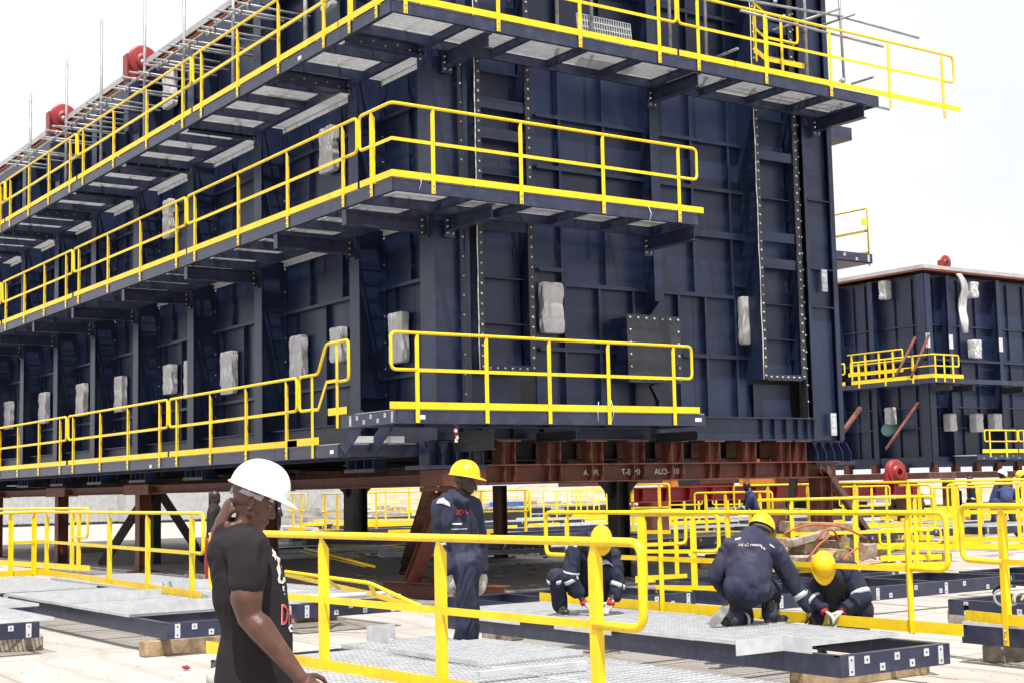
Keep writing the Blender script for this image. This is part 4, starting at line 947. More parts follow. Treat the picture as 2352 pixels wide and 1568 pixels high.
# ------------------------------------------------------------------ guardrails standing in the yard
GY = 'guardrails standing on floor frames in the yard'
def z_at(P, px, py):
    """height above plan point P that shows at photo row py"""
    lo, hi = -2., 12.
    for _ in range(40):
        m_ = (lo+hi)/2; q = Vector((P[0], P[1], m_))-CAM
        y = 784-F*q.dot(UP)/q.dot(FW)
        if y > py: lo = m_
        else: hi = m_
    return (lo+hi)/2
def yard(A, B, ytA, ytB, xs, posts, label, zd=.36, far=0, toe=(0, 0), loops=(True, True), drop=0., mid=.535, extra=None, r=.024, h=None, **k):
    """A, B: photo points of the deck line; ytA, ytB: rows of the rail above them; xs: photo columns of the two ends"""
    a = at(A[0], A[1], 'z', zd); c = at(B[0], B[1], 'z', zd)
    if h is None: h = ((z_at(a, A[0], ytA)-zd)+(z_at(c, B[0], ytB)-zd))/2
    p0 = line_at(xs[0], a, c); p1 = line_at(xs[1], a, c)
    d = (p1-p0).normalized(); n = Vector((d.y, -d.x, 0))
    toc = Vector((-a.x, -a.y, 0))
    if (n.dot(toc) < 0) == (far == 0): n = -n
    pth = [p0, p1]; pp = [(line_at(q, a, c), 0) for q in posts]
    if extra:
        e, ep = extra; q = at(e[0], e[1], 'z', zd); pth = [Vector((q.x, q.y, 0))]+pth[0:]
        pp = [(x_, 1) for x_, _ in pp]+[(line_at(w_, q, p0), 0) for w_ in ep]
        outs = [n, n]
    else: outs = [n]
    return guardrail(pth, zd, pp, label, GY, h=h, out=outs, toe0=toe[0], toe1=toe[1], loop0=loops[0], loop1=loops[1], drop=drop, mid=mid, r=r, **k)
yard((735, 1547), (1355, 1654), 1223, 1248, (486, 1466), [560, 737, 1003, 1355], 'large yellow guardrail with looped ends crossing the foreground in front of the standing worker', drop=.17, toe=(.1, .2), r=.027)
yard((1229, 1381), (2173, 1461), 1163, 1176, (1249, 2163), [1296, 1508, 1663, 2072], 'long yellow guardrail behind the squatting worker, its loop ending at the right', zd=.37, far=1, toe=(.15, .12), h=1.06)
yard((1811, 1318), (2093, 1308), 1148, 1138, (1735, 2137), [1811, 1955, 2093], 'yellow guardrail in front of the timber pile, second behind the crouching men', zd=.3, toe=(0, .25), loops=(False, True))
yard((1471, 1362), (1584, 1364), 1180, 1181, (1448, 1643), [1471, 1584], 'short yellow guardrail with looped end left of the kneeling worker', zd=.3, toe=(-.3, 0), loops=(False, True))
yard((1462, 1340), (1567, 1335), 1172, 1172, (1450, 1568), [1462, 1545], 'short yellow guardrail just behind the looped one left of the kneeling worker', zd=.3, loops=(False, True))
yard((99, 1321), (459, 1377), 1172, 1181, (99, 467), [251, 338, 439, 108], 'yellow guardrail bending round a frame corner in the left yard', zd=.37, loops=(False, True), toe=(0, -.1), extra=((-60, 1332), [80, 27]))
yard((0, 1298), (200, 1312), 1168, 1166, (-60, 203), [166, 181], 'yellow guardrail behind the bent one at the left photo edge', zd=.37, loops=(False, True), toe=(0, .1))
yard((2218, 1428), (2352, 1443), 1161, 1160, (2198, 2480), [2288, 2450], 'yellow guardrail bolted to the frame at the right photo edge, nearest to the gloved hand', zd=.37, toe=(.0, 0), drop=.17, bolts=True, r=.027)
yard((1958, 1262), (2343, 1262), 1105, 1104, (1922, 2500), [1958, 2081, 2183, 2343, 2420], 'yellow guardrail reaching to the right photo edge beneath the distant workers', zd=.4, loops=(False, False))
yard((2105, 1240), (2240, 1240), 1112, 1112, (2060, 2134), [2079, 2105], 'short looped yellow guardrail beneath the red wheel', zd=.4, loops=(False, True))
yard((2180, 1245), (2352, 1245), 1110, 1110, (2170, 2420), [2190, 2240, 2330], 'yellow guardrail doubled behind another at the right, beneath the distant workers', zd=.4, loops=(True, False))
yard((1616, 1228), (1750, 1228), 1107, 1107, (1591, 1769), [1616, 1661, 1740], 'yellow guardrail right of the black steel post, in front of the long red beam', zd=.4, h=1.1)
yard((1700, 1236), (1870, 1236), 1113, 1112, (1681, 1873), [1716, 1759, 1850], 'yellow guardrail left of the red brown corner post', zd=.4, loops=(True, False))
yard((1448, 1226), (1510, 1226), 1112, 1111, (1441, 1534), [1448, 1510], 'small looped yellow guardrail right of the black steel post', zd=.4, loops=(False, True))
yard((1102, 1228), (1203, 1228), 1126, 1124, (1085, 1212), [1102, 1203], 'yellow guardrail right of the standing worker, in the distance', zd=.3)
yard((862, 1224), (966, 1222), 1129, 1129, (836, 990), [862, 966], 'yellow guardrail left of the standing worker, in the distance', zd=.3)
yard((745, 1222), (773, 1222), 1133, 1133, (738, 812), [745, 773, 806], 'narrow yellow guardrail left of the broad black post', zd=.3)
yard((672, 1218), (700, 1218), 1133, 1133, (660, 702), [672, 690], 'narrow yellow guardrail just right of the face of the man in the white helmet', zd=.3)
yard((870, 1180), (1020, 1176), 1118, 1117, (850, 1060), [870, 905, 940, 975, 1010], 'pale distant yellow guardrail between the black post and the standing worker', zd=.3)
yard((1215, 1195), (1395, 1190), 1130, 1122, (1205, 1402), [1215, 1245, 1275, 1300, 1330, 1360, 1390], 'distant yellow guardrail with many posts left of the black steel post', zd=.3)
yard((1330, 1182), (1400, 1180), 1122, 1120, (1312, 1404), [1320, 1345, 1372, 1396], 'distant yellow guardrail panel behind the one with many posts', zd=.3)
yard((1100, 1160), (1180, 1160), 1122, 1121, (1090, 1195), [1110, 1150, 1185], 'faint distant yellow guardrail beyond the standing worker', zd=.2)
yard((2000, 1290), (2200, 1284), 1185, 1183, (2010, 2150), [2030, 2120], 'low yellow guardrail lying among the frames right of the timber pile', zd=.2, h=.6)
# the fallen guardrail left of the standing worker
P = [at(655, 1312, 'z', .75), at(850, 1338, 'z', .62), at(990, 1403, 'z', .40)]; Q = [at(655, 1318, 'z', .45), at(860, 1365, 'z', .46), at(960, 1395, 'z', .40)]
t = thing('guardrail', 'yellow guardrail section lying tilted on the gratings left of the standing worker', 'guardrail', tuple(P[1]))
t['o3'] = tuple(P[1])
MB().tube(fillet(P, .1), .024, 8).build('top_rail', 'yellow', t); b = MB(); b.bar(Q[0], Q[1], .01, .06); b.bar(Q[1], Q[2], .01, .06); b.build('toe_board', 'yellow', t)
MB().bar(P[1], Q[1], .06, .01).build('post', 'yellow', t); MB().bar(at(740, 1322, 'z', .70), at(780, 1352, 'z', .45), .06, .01).build('post', 'yellow', t)
t = thing('guardrail', 'yellow guardrail section lying flat right of the left yard rail', 'guardrail', tuple(at(650, 1250, 'z', .4)))
p0, p1 = at(620, 1237, 'z', .5), at(780, 1287, 'z', .45)
MB().tube([at(700, 1258, 'z', .5), at(860, 1300, 'z', .45)], .024, 8).build('top_rail', 'yellow', t); MB().bar(at(690, 1264, 'z', .45), at(840, 1300, 'z', .42), .05, .01).build('mid_rail', 'yellow', t)

# ------------------------------------------------------------------ timber, debris
def TB(x0, y0, x1, y1, label, s=.15, mt='wood'): return timber(at(x0, y0, 'z', 0), at(x1, y1, 'z', 0), label, s, mt)
TB(-30, 1497, 98, 1491, 'pale marked timber under the floor frame at the left photo edge', .16, 'woodgrey')
o = MB().lathe([(0, 0), (.03, 0), (.03, .002), (0, .002)], at(63, 1478, 'z', .09)+Vector((-.02, -.1, 0)), (-.2, -1, 0), 10).build('painted_mark', 'orange')
bpy.data.objects.remove(o)
TB(326, 1508, 520, 1490, 'cut timber under the frame corner left of the man in the white helmet', .17)
TB(1830, 1585, 2120, 1545, 'timber under the right front end of the frame the workers crouch on', .17)
TB(1118, 1462, 1190, 1470, 'ribbed timber block under the left side of the crouching workers frame', .16, 'woodgrey')
TB(2268, 1520, 2400, 1512, 'short square timber under the frame at the right photo edge', .16, 'woodgrey')
TB(2185, 1432, 2330, 1440, 'timber under the frame behind the gloved hand', .18, 'woodgrey')
TB(840, 1338, 1000, 1372, 'long weathered plank beside the trestle base', .10, 'woodgrey')
TB(1000, 1380, 1060, 1378, 'short timber in front of the trestle base', .1, 'wood')
TB(1110, 1380, 1175, 1372, 'timber under the right end of the trestle base', .12, 'woodgrey')
TB(680, 1428, 770, 1422, 'timber block under the grated frame left of the standing worker', .16, 'wood')
TB(2090, 1286, 2180, 1290, 'ribbed timber under the far row frame right of the timber pile', .2, 'wood')
TB(1960, 1290, 2060, 1262, 'rusty stained timber beside the timber pile', .2, 'wood')
TB(1120, 1232, 1240, 1228, 'timber in the far row behind the foreground top rail', .12, 'wood')
TB(430, 1332, 520, 1338, 'dark timber behind the left yard guardrail', .14, 'woodgrey')
TB(180, 1268, 260, 1264, 'dark timber lying behind the left looped rail', .14, 'woodgrey')
# timber pile
random.seed(23)
wl_ = ['lowest weathered timber at the front of the loose pile', 'short dark timber at the left foot of the loose pile', 'long brown timber in the lower middle of the pile', 'brown timber crossing the pile low on its right', 'square timber at the left of the pile, halfway up', 'timber in the middle of the pile, ends showing', 'pale plank slanting up to the right across the pile', 'thick pale timber on top of the pile', 'timber sticking out right of the pile', 'thin board leaning on the left of the pile', 'short board propped at the front of the pile', 'thin board lying right of the pile']
wp = [((1822, 1286, .0), (1965, 1280, .4), .15, .12), ((1790, 1292, .0), (1862, 1284, .5), .13, .12), ((1800, 1262, .6), (1945, 1272, .2), .16, .14), ((1870, 1282, .3), (2005, 1256, .8), .15, .13), ((1782, 1244, .8), (1880, 1250, .4), .18, .15), ((1838, 1258, .3), (1925, 1250, 1.0), .17, .15), ((1812, 1247, .2), (1932, 1214, .5), .16, .10), ((1800, 1208, .9), (1948, 1212, .6), .26, .16), ((1925, 1232, .5), (1988, 1262, .3), .14, .13), ((1772, 1280, .1), (1835, 1236, .5), .13, .05), ((1880, 1300, -.2), (1915, 1262, .3), .13, .05), ((1925, 1302, -.1), (2016, 1290, .2), .2, .04)]
for i, (p, q, s, s2) in enumerate(wp):
    P = at(p[0], p[1], 'y', 15.6+p[2]); Q = at(q[0], q[1], 'y', 15.6+q[2])
    P.z = max(.08, P.z); Q.z = max(.08, Q.z)
    o = MB().bar(P, Q, s, s2, (.15*random.uniform(-1, 1), -.2*random.random(), 1)).build('timber', 'wood' if i % 3 else 'woodgrey')
    tag(o, wl_[i], 'timber', 'timbers of the loose pile')
for i, pts in enumerate([[(1800, 1225), (1850, 1203), (1930, 1205), (1990, 1235)], [(1875, 1240), (1890, 1215), (1915, 1215), (1925, 1235)], [(1850, 1290), (1880, 1250), (1900, 1235), (1905, 1228)], [(1935, 1290), (1950, 1270), (1975, 1255)]]):
    o = MB().tube(fillet([at(x, y, 'y', 15.3+.1*i) for x, y in pts], .3, 6), .016, 6).build('cable', 'orange'); tag(o, ['red cable looped over the top of the timber pile', 'short red cable arch on the timber pile', 'red strap running down the left side of the timber pile', 'red strap running down the right side of the timber pile'][i], 'cable')
for px, py, l in ((2010, 1196, 'white paper scrap lying right of the timber pile'), (2005, 1265, 'white crumpled bag right of the timber pile')):
    pass
# little debris on the shaded ground
random.seed(11)
b = MB()
for k in range(120):
    px = random.uniform(640, 1560); py = random.uniform(1262, 1345)
    p = at(px, py, 'z', .02); s = random.uniform(.02, .10); a = random.random()*3
    b.obox(p, (s*math.cos(a), s*math.sin(a), 0), (-s*.5*math.sin(a), s*.5*math.cos(a), random.random()*.02), (0, 0, s*.2))
b.build('debris', 'woodgrey', kind='stuff'); 
bpy.data.objects['debris']['label'] = 'small scraps of wood and rubbish scattered on the shaded ground'; bpy.data.objects['debris']['category'] = 'debris'
b = MB()
for k in range(160):
    px = random.uniform(1780, 2130); py = random.uniform(1278, 1305) if k % 2 else random.uniform(1185, 1200)
    p = at(px, py, 'z', .03); s = random.uniform(.03, .16); a = random.random()*3
    b.obox(p, (s*math.cos(a), s*math.sin(a), random.random()*.03), (-s*.3*math.sin(a), s*.3*math.cos(a), .02), (0, 0, s*.12))
o = b.build('wood_scraps', 'wood', kind='stuff'); o['label'] = 'splintered wood scraps spread round the timber pile'; o['category'] = 'debris'
for i, (x, y, c, l) in enumerate([(747, 1531, 'red', 'small crumpled red wrapper on the sand beside the white helmeted man'), (797, 1285, 'white', 'white plastic bag on the shaded ground'), (2010, 1192, 'white', 'white paper scrap far right of the timber pile')]):
    p = at(428 if i == 0 else x, y, 'z', .03); me = bmesh.new(); bmesh.ops.create_icosphere(me, subdivisions=2, radius=.04 if i == 0 else .12)
    for v in me.verts: v.co *= 1+.5*noise.noise(v.co*30); v.co.z *= .5
    ms = bpy.data.meshes.new('litter'); me.to_mesh(ms); me.free(); ms.materials.append(M[c]); o = put(ms, 'litter', None, p); tag(o, l, 'litter')

# ------------------------------------------------------------------ long red lifting beam with a wheel
YR = 31.
ra = at(1441, 1127, 'y', YR); rb = at(2108, 1127, 'y', YR)
zr = (ra.z+rb.z)/2
t = thing('lifting_beam', 'long bright red lifting beam with a red wheel, lying behind the yard guardrails', 'lifting beam', (ra.x, YR, zr))
MB().ibeam((ra.x, YR, zr), (rb.x, YR, zr), .4, .42, .03).build('beam', 'red', t)
for k in range(14): x = ra.x+(rb.x-ra.x)*(k+.5)/14; MB().box((x-.01, YR-.19, zr-.17), (x+.01, YR-.02, zr+.17)).build('web_stiffener', 'red', t)
wc = at(2056, 1084, 'y', YR)
MB().lathe([(.05, -.12), (.37, -.12), (.41, -.08), (.41, .08), (.37, .12), (.05, .12), (.05, -.12)], (wc.x, YR, wc.z), (0, 1, 0), 28).lathe([(.12, -.2), (.24, -.2), (.24, .2), (.12, .2), (.12, -.2)], (wc.x, YR, wc.z), (0, 1, 0), 24).build('wheel', 'red', t)
MB().box((wc.x-.5, YR-.06, zr+.21), (wc.x+.5, YR+.06, wc.z)).build('cheek_plate', 'red', t)
for px in (1500, 1770, 2090):
    x = at(px, 1140, 'y', YR).x; b = MB(); b.box((x-.3, YR-.3, .2), (x+.3, YR+.3, zr-.21)); b.build('support_leg', 'rust', t); MB().box((x-.6, YR-.5, .0), (x+.6, YR+.5, .2)).build('foot_block', 'woodgrey', t)
t = thing('steel_drum', 'dark drum with pale top beside the post of the far module', 'drum', tuple(at(2195, 1165, 'z', 0)))
q = Vector(t['o3']); MB().lathe([(.0, 0), (.4, 0), (.4, 1.0), (.36, 1.02), (0, 1.02)], q, (0, 0, 1), 18).build('body', 'black', t); MB().lathe([(.3, 1.02), (.2, 1.3), (.05, 1.5), (0, 1.5)], q, (0, 0, 1), 12).build('cover', 'tarp', t)

# ------------------------------------------------------------------ far background
def container(px, D, L, label, col, h=2.6, W_=2.4, rz=0.):
    d = (RT*((px-1176)/F)+FW); d.z = 0; d.normalize(); c = Vector((0, 0, 0))+d*D
    t = thing('container', label, 'container', (c.x, c.y, 0), 'containers and cabins beyond the module'); 
    b = MB(); b.box((c.x, c.y, .15), (c.x+L, c.y+W_, h)); b.build('body', col, t)
    n = int(L/.3); b = MB()
    for k in range(n): b.box((c.x+.1+k*.3, c.y-.04, .2), (c.x+.22+k*.3, c.y-.002, h-.05))
    b.build('corrugation', col, t, kind='stuff'); b = MB(); b.box((c.x-.01, c.y-.05, 0), (c.x+L+.01, c.y+W_+.01, .14)); b.build('base_rail', 'black', t)
    return t
M['contg'] = mat('grey_container', (.42, .43, .43), .6, var=.1); M['contw'] = mat('white_cabin', (.62, .62, .60), .6, var=.08); M['contb'] = mat('blue_container', (.05, .15, .35), .5)
for px, D, L, c, l in ((-40, 95, 9, 'contg', 'grey container at the left photo edge, seen under the module'), (150, 98, 7, 'contw', 'white cabin seen under the module left of the middle post'), (290, 96, 8, 'contg', 'grey container seen under the module behind the left guardrail'), (420, 100, 6, 'contw', 'white cabin seen under the module behind the black trestle'),
                       (560, 120, 9, 'contg', 'grey container hidden partly by the man in the white helmet')):
    container(px, D, L, l, c)
heap = mat('rubble', (.42, .31, .24), .95, var=.25, vs_=.6, bump=.4, bs=2)
b = MB(); random.seed(5)
nx, ny = 90, 14; V = []
c0 = Vector((75, 120, 0)); u = Vector((.82, -.57, 0)); v_ = Vector((.57, .82, 0))
for i in range(nx):
    for j in range(ny):
        p = Vector((30, 150, 0))+u*(i*2.2)+v_*(j*2.)
        e = math.sin(math.pi*j/(ny-1))*min(1, i/6, (nx-1-i)/6)
        V.append((p.x, p.y, -.05+e*(1.6+1.6*noise.noise(Vector((i*.13, j*.2, 0)))+.8*noise.noise(Vector((i*.6, j*.7, 3))))))
b.add(V, [(i*ny+j, (i+1)*ny+j, (i+1)*ny+j+1, i*ny+j+1) for i in range(nx-1) for j in range(ny-1)])
o = b.build('rubble_bank', heap, kind='structure')
b = MB()
for k in range(260):
    px = random.uniform(560, 2100); D = random.uniform(75, 140); d = RT*((px-1176)/F)+FW; d.z = 0; d.normalize(); p = d*D
    s = random.uniform(.2, .9); a = random.random()*3; b.obox((p.x, p.y, s*.25), (s*math.cos(a), s*math.sin(a), 0), (-s*.4*math.sin(a), s*.4*math.cos(a), 0), (0, 0, s*.3))
o = b.build('construction_debris', 'concrete', kind='stuff'); o['label'] = 'scattered concrete blocks and steel offcuts far across the yard'; o['category'] = 'debris'
for i, px in enumerate((980, 1030, 1090, 1300)):
    d = RT*((px-1176)/F)+FW; d.z = 0; d.normalize(); p = d*(62+5*i)
    o = MB().box((p.x, p.y, .2), (p.x+4.5, p.y+.5, .7)).build('steel_beam', 'plate'); tag(o, ['dark beam lying far behind, just left of the standing worker', 'dark beam lying far behind the standing worker', 'dark beam lying far right of the standing worker', 'dark beam lying far behind the many posted guardrail'][i], 'beam')
# excavator and forklift glimpsed between the stubs
def machine(px, D, label, s=1.):
    d = RT*((px-1176)/F)+FW; d.z = 0; d.normalize(); p = d*D; t = thing('excavator', label, 'excavator', (p.x, p.y, 0))
    x, y = p.x, p.y
    b = MB(); b.box((x-1.6, y-1.2, 1.0), (x+1.8, y+1.2, 2.1)); b.box((x+.6, y-1.1, 2.1), (x+1.7, y+1.1, 2.5)); b.build('body', 'orangem', t)
    b = MB(); b.box((x-1.5, y-1.15, 2.1), (x-.1, y+.1, 3.3)); b.build('cab', 'orangem', t); b = MB(); b.box((x-1.4, y-1.17, 2.3), (x-.2, y-1.151, 3.15)); b.build('window', 'glass', t)
    for s_ in (-1.25, .85): b = MB(); b.box((x-2, y+s_, .15), (x+2, y+s_+.45, .9)); b.build('track', 'black', t)
    b = MB(); b.bar((x-1.4, y+.5, 2.0), (x-4.0, y+.5, 4.2), .3, .4); b.bar((x-4.0, y+.5, 4.2), (x-5.8, y+.5, 2.0), .25, .35); b.build('boom', 'orangem', t); b = MB(); b.prism([(0, 0), (.9, 0), (.7, -.8), (.2, -.9)], (x-6.3, y+.1, 2.0), (1, 0, 0), (0, 0, 1), (0, 1, 0), .8); b.build('bucket', 'black', t)
machine(1590, 85, 'orange excavator glimpsed between the stubs above the stencilled red brown beam')
machine(1770, 80, 'orange excavator partly seen behind the guardrails left of the corner post')
# flat bars, offcuts and toe boards lying between the far frames; grit on the yard
def strew(name, label, mt, n_, x0, x1, d0, d1, L0, L1, w_, h_, z0=0., z1=.3, cat='steel scrap', seed=1):
    random.seed(seed); b = MB()
    for k in range(n_):
        px = random.uniform(x0, x1); D = random.uniform(d0, d1); d = RT*((px-1176)/F)+FW; d.z = 0; d.normalize(); p = d*D; p.z = random.uniform(z0, z1)+h_/2
        L = random.uniform(L0, L1); a = random.choice((0, 0, 0, math.pi/2))+random.uniform(-.12, .12)
        b.obox(p, (L/2*math.cos(a), L/2*math.sin(a), 0), (-w_/2*math.sin(a), w_/2*math.cos(a), 0), (0, 0, h_/2))
    o = b.build(name, mt, kind='stuff'); o['label'] = label; o['category'] = cat
strew('steel_offcuts', 'galvanised strips and offcuts lying between the distant floor frames', 'galv', 150, 640, 2352, 33, 75, .8, 4.5, .25, .10, seed=2)
strew('toe_board_stack', 'yellow toe boards and rails lying loose between the distant floor frames', 'yellow', 70, 700, 2352, 34, 70, 1.0, 5.0, .08, .10, .1, .5, seed=3)
strew('beam_offcuts', 'dark navy beam lengths lying between the distant floor frames', 'navyg', 60, 640, 2352, 38, 90, 1.5, 6, .25, .20, seed=4)
strew('timber_offcuts', 'timber battens lying between the distant floor frames', 'wood', 60, 640, 2352, 30, 70, .6, 3, .15, .10, seed=5)
random.seed(9); b = MB()
for k in range(260):
    px = random.uniform(-50, 2400); py = random.uniform(1330, 1640); p = at(px, py, 'z', .0); s = random.uniform(.004, .011); a = random.random()*3
    b.obox(p+Vector((0, 0, s*.3)), (s*math.cos(a), s*math.sin(a), 0), (-s*.7*math.sin(a), s*.7*math.cos(a), s*.2), (0, 0, s*.5))
o = b.build('gravel', 'concrete', kind='stuff'); o['label'] = 'loose grit and small stones on the pale yard'; o['category'] = 'gravel'
for i, (x0, x1, y, yt, l) in enumerate([(1010, 1090, 1196, 1124, 'distant yellow guardrail just behind the shoulder of the standing worker'), (830, 990, 1196, 1121, 'distant yellow guardrail in the second row right of the broad black post'), (1500, 1600, 1205, 1118, 'distant yellow guardrail in front of the red beam, first from the left'), (1930, 2030, 1212, 1116, 'distant yellow guardrail right of the leaning rusty prop'), (2140, 2300, 1214, 1118, 'distant yellow guardrail below the far module post'), (1640, 1720, 1200, 1120, 'distant yellow guardrail below the orange machine')]):
    yard((x0, y), (x1, y-1), yt, yt, (x0-8, x1+8), [x0, (x0*2+x1)/3, (x0+2*x1)/3, x1], l, zd=.3)
# loose tie wires hanging on the beams
for i, (x, y, dx, dy, Y, l) in enumerate([(962, 402, 6, 34, YF-.03, 'thin white tie wire hanging on the middle walkway beam beside the corner'), (1490, 474, 6, 36, YF-.03, 'thin white tie wire hanging on the middle walkway beam near its right end'), (1403, 918, 8, 50, YF-.03, 'thin white tie wire hanging on the front walkway beam'), (1375, 922, -2, 45, YF-.03, 'thin white tie wire left of another on the front walkway beam')]):
    o = MB().tube([at(x, y, 'y', Y), at(x+dx, y+dy*.5, 'y', Y), at(x+dx*.2, y+dy, 'y', Y)], .005, 5).build('tie_wire', 'white'); tag(o, l, 'wire')
# blue cover
p = at(1145, 1166, 'z', .3); o = MB().box((p.x, p.y, .4), (p.x+2.6, p.y+1.2, .75)).build('blue_crate', 'contb'); tag(o, 'blue crate in the distance right of the standing worker', 'crate')
# ------------------------------------------------------------------ people
def skinm(name, col, rough=.45):
    m = mat(name, col, rough, var=.18, vs_=14, bump=.12, bs=120); m.node_tree.nodes['Principled BSDF'].inputs['Subsurface Weight'].default_value = .0; return m
M['skin'] = skinm('dark_skin', (.088, .036, .023), .40)
M['skind'] = skinm('darker_skin', (.034, .015, .011), .42)
M['shirt'] = mat('charcoal_tshirt', (.018, .015, .018), .85, var=.15, vs_=5, bump=.25, bs=260, spec=.25)
M['cover'] = mat('navy_coverall', (.028, .032, .062), .85, var=.22, vs_=4, bump=.3, bs=120, spec=.25, dirt=(.10, .10, .12), da=.5, ds=3)
M['cover2'] = mat('navy_coverall_dark', (.019, .022, .044), .85, var=.22, vs_=4, bump=.3, bs=120, spec=.25, dirt=(.08, .08, .10), da=.4, ds=3)
M['blue'] = mat('blue_coverall', (.03, .04, .13), .85, var=.2, vs_=4)
M['vest'] = mat('black_cloth', (.010, .010, .011), .85)
M['jeans'] = mat('dark_trousers', (.02, .02, .03), .85, bump=.2, bs=90)
M['glove'] = mat('cotton_glove', (.50, .47, .42), .9, var=.12, vs_=30, bump=.4, bs=160, dirt=(.25, .2, .16), da=.6, ds=20)
M['cuff'] = mat('red_cuff', (.45, .02, .03), .8)
M['refl'] = mat('reflective_stripe', (.50, .53, .56), .4, var=.12, vs_=20)
M['hatw'] = mat('white_helmet', (.82, .82, .82), .28, var=.02)
M['haty'] = mat('yellow_helmet', (.86, .52, .006), .28, var=.06, vs_=12, dirt=(.5, .3, .02), da=.4, ds=9)
M['boot'] = mat('work_boot', (.030, .028, .028), .42, var=.3, vs_=12, dirt=(.22, .2, .18), da=.6, ds=9)
M['sole'] = mat('boot_sole', (.40, .41, .38), .8, var=.15, vs_=20)
M['strap'] = mat('helmet_harness', (.32, .33, .34), .5)
M['hair'] = mat('black_hair', (.010, .009, .009), .8, bump=.6, bs=300)
M['eyew'] = mat('eye_white', (.6, .58, .55), .3)
M['printw'] = mat('pale_print', (.70, .62, .62), .8); M['printr'] = mat('red_print', (.62, .03, .04), .7)

def vp(x, y, d): return CAM + (RT*((x-1176)/F) + UP*(-(y-784)/F) + FW)*d
def cap(mb, p, q, r1, r2, flat=None, n=14):
    p, q = Vector(p), Vector(q); ax = q-p; L = max(ax.length, 1e-4); ax.normalize()
    u = ax.orthogonal().normalized(); v = ax.cross(u)
    prof = [(-r1*math.cos(a), r1*math.sin(a)) for a in (.02, .45, .9, 1.3)] + [(L*k/4, r1+(r2-r1)*k/4) for k in range(0, 5)] + [(L+r2*math.sin(a), r2*math.cos(a)) for a in (.3, .7, 1.15, 1.55)]
    V = []
    for h, r in prof:
        for k in range(n):
            a = 2*math.pi*k/n; o = (u*math.cos(a)+v*math.sin(a))*r
            if flat: fd, ff = flat; fd = Vector(fd).normalized(); o += fd*(o.dot(fd)*(ff-1))
            V.append(p+ax*h+o)
    m_ = len(prof)
    mb.add(V, [(i*n+k, i*n+(k+1) % n, (i+1)*n+(k+1) % n, (i+1)*n+k) for i in range(m_-1) for k in range(n)]+[tuple(reversed(range(n))), tuple((m_-1)*n+k for k in range(n))])
def ell(mb, c, A, B, C_, n=12):
    c, A, B, C_ = map(Vector, (c, A, B, C_)); V = []
    for i in range(n+1):
        ph = math.pi*i/n if 0 < i < n else (1e-3 if i == 0 else math.pi-1e-3)
        for k in range(2*n):
            a = math.pi*k/n; V.append(c+C_*math.cos(ph)+(A*math.cos(a)+B*math.sin(a))*math.sin(ph))
    N_ = 2*n
    mb.add(V, [(i*N_+k, i*N_+(k+1) % N_, (i+1)*N_+(k+1) % N_, (i+1)*N_+k) for i in range(n) for k in range(N_)]+[tuple(reversed(range(N_))), tuple(n*N_+k for k in range(N_))])
def fuse(mb, name, mt, parent, vox, it=5, fold=0., fs=9., seed=0., stretch=.45):
    """weld the overlapping volumes into one continuous surface, then press cloth folds into it"""
    me = mb.mesh(name, mt); o = bpy.data.objects.new('tmp', me); COL.objects.link(o)
    r = o.modifiers.new('r', 'REMESH'); r.mode = 'VOXEL'; r.voxel_size = vox
    s = o.modifiers.new('s', 'SMOOTH'); s.factor = .6; s.iterations = it
    bpy.context.view_layer.update()
    m2_ = bpy.data.meshes.new_from_object(o.evaluated_get(bpy.context.evaluated_depsgraph_get()))
    bpy.data.objects.remove(o); bpy.data.meshes.remove(me); m2_.name = name
    org = Vector(parent['o3'])
    nrm = [v.normal.copy() for v in m2_.vertices]
    for v, n_ in zip(m2_.vertices, nrm):
        c = v.co
        if fold:
            q = Vector((c.x*fs, c.y*fs, c.z*fs*stretch+seed)); w_ = noise.noise(q*.5)*1.5
            a = 1-abs(noise.noise(q+Vector((w_, w_, w_*1.5))))*2.2
            b_ = noise.noise(q*2.3)
            v.co = c + n_*(fold*(a*.7+b_*.35)-fold*.3)
        v.co = v.co-org
    for p in m2_.polygons: p.use_smooth = True
    if not m2_.materials: m2_.materials.append(M[mt])
    return put(m2_, name, parent)
def hand(mb, w, d, nrm, side=1, curl=.5, s=1., spread=.0, thumb=1.):
    """wrist w, pointing d, palm facing nrm, side = where the thumb is"""
    d = Vector(d).normalized(); nrm = Vector(nrm); nrm = (nrm-d*nrm.dot(d)).normalized(); l = d.cross(nrm)*side
    w = Vector(w)
    cap(mb, w-d*.01*s, w+d*.035*s, .027*s, .036*s, (nrm, .6)); cap(mb, w+d*.035*s, w+d*.082*s, .040*s, .041*s, (nrm, .42))
    for k, (o, L) in enumerate(((.031, .074), (.0105, .082), (-.0105, .077), (-.031, .060))):
        b0 = w+d*(.088-.004*abs(k-1.3))*s+l*o*s; a = 0.; p = b0; r = (.0105-.0006*k)*s
        cap(mb, w+d*.05*s+l*o*.9*s, b0, r*1.15, r*1.1, n=8)
        for j, f in enumerate((.45, .32, .25)):
            a += curl*(.75, .9, .7)[j]*(1+.08*(k-1.5))
            dd = (d*math.cos(a)+nrm*math.sin(a)+l*spread*(1.5-k)*.12).normalized(); q = p+dd*L*f*s
            cap(mb, p, q, r*(1-.06*j), r*(.94-.07*j), n=8); p = q
    b0 = w+d*.02*s+l*.026*s; q = b0+(d*.55+l*.75+nrm*.35*thumb).normalized()*.042*s
    cap(mb, b0, q, .017*s, .0135*s, n=8); q2 = q+(d*.85+l*.30+nrm*.55*thumb*curl*1.4).normalized()*.032*s
    cap(mb, q, q2, .0125*s, .0115*s, n=8); q3 = q2+(d*.8+nrm*.75*thumb*curl*1.4-l*.1).normalized()*.026*s; cap(mb, q2, q3, .0115*s, .009*s, n=8)
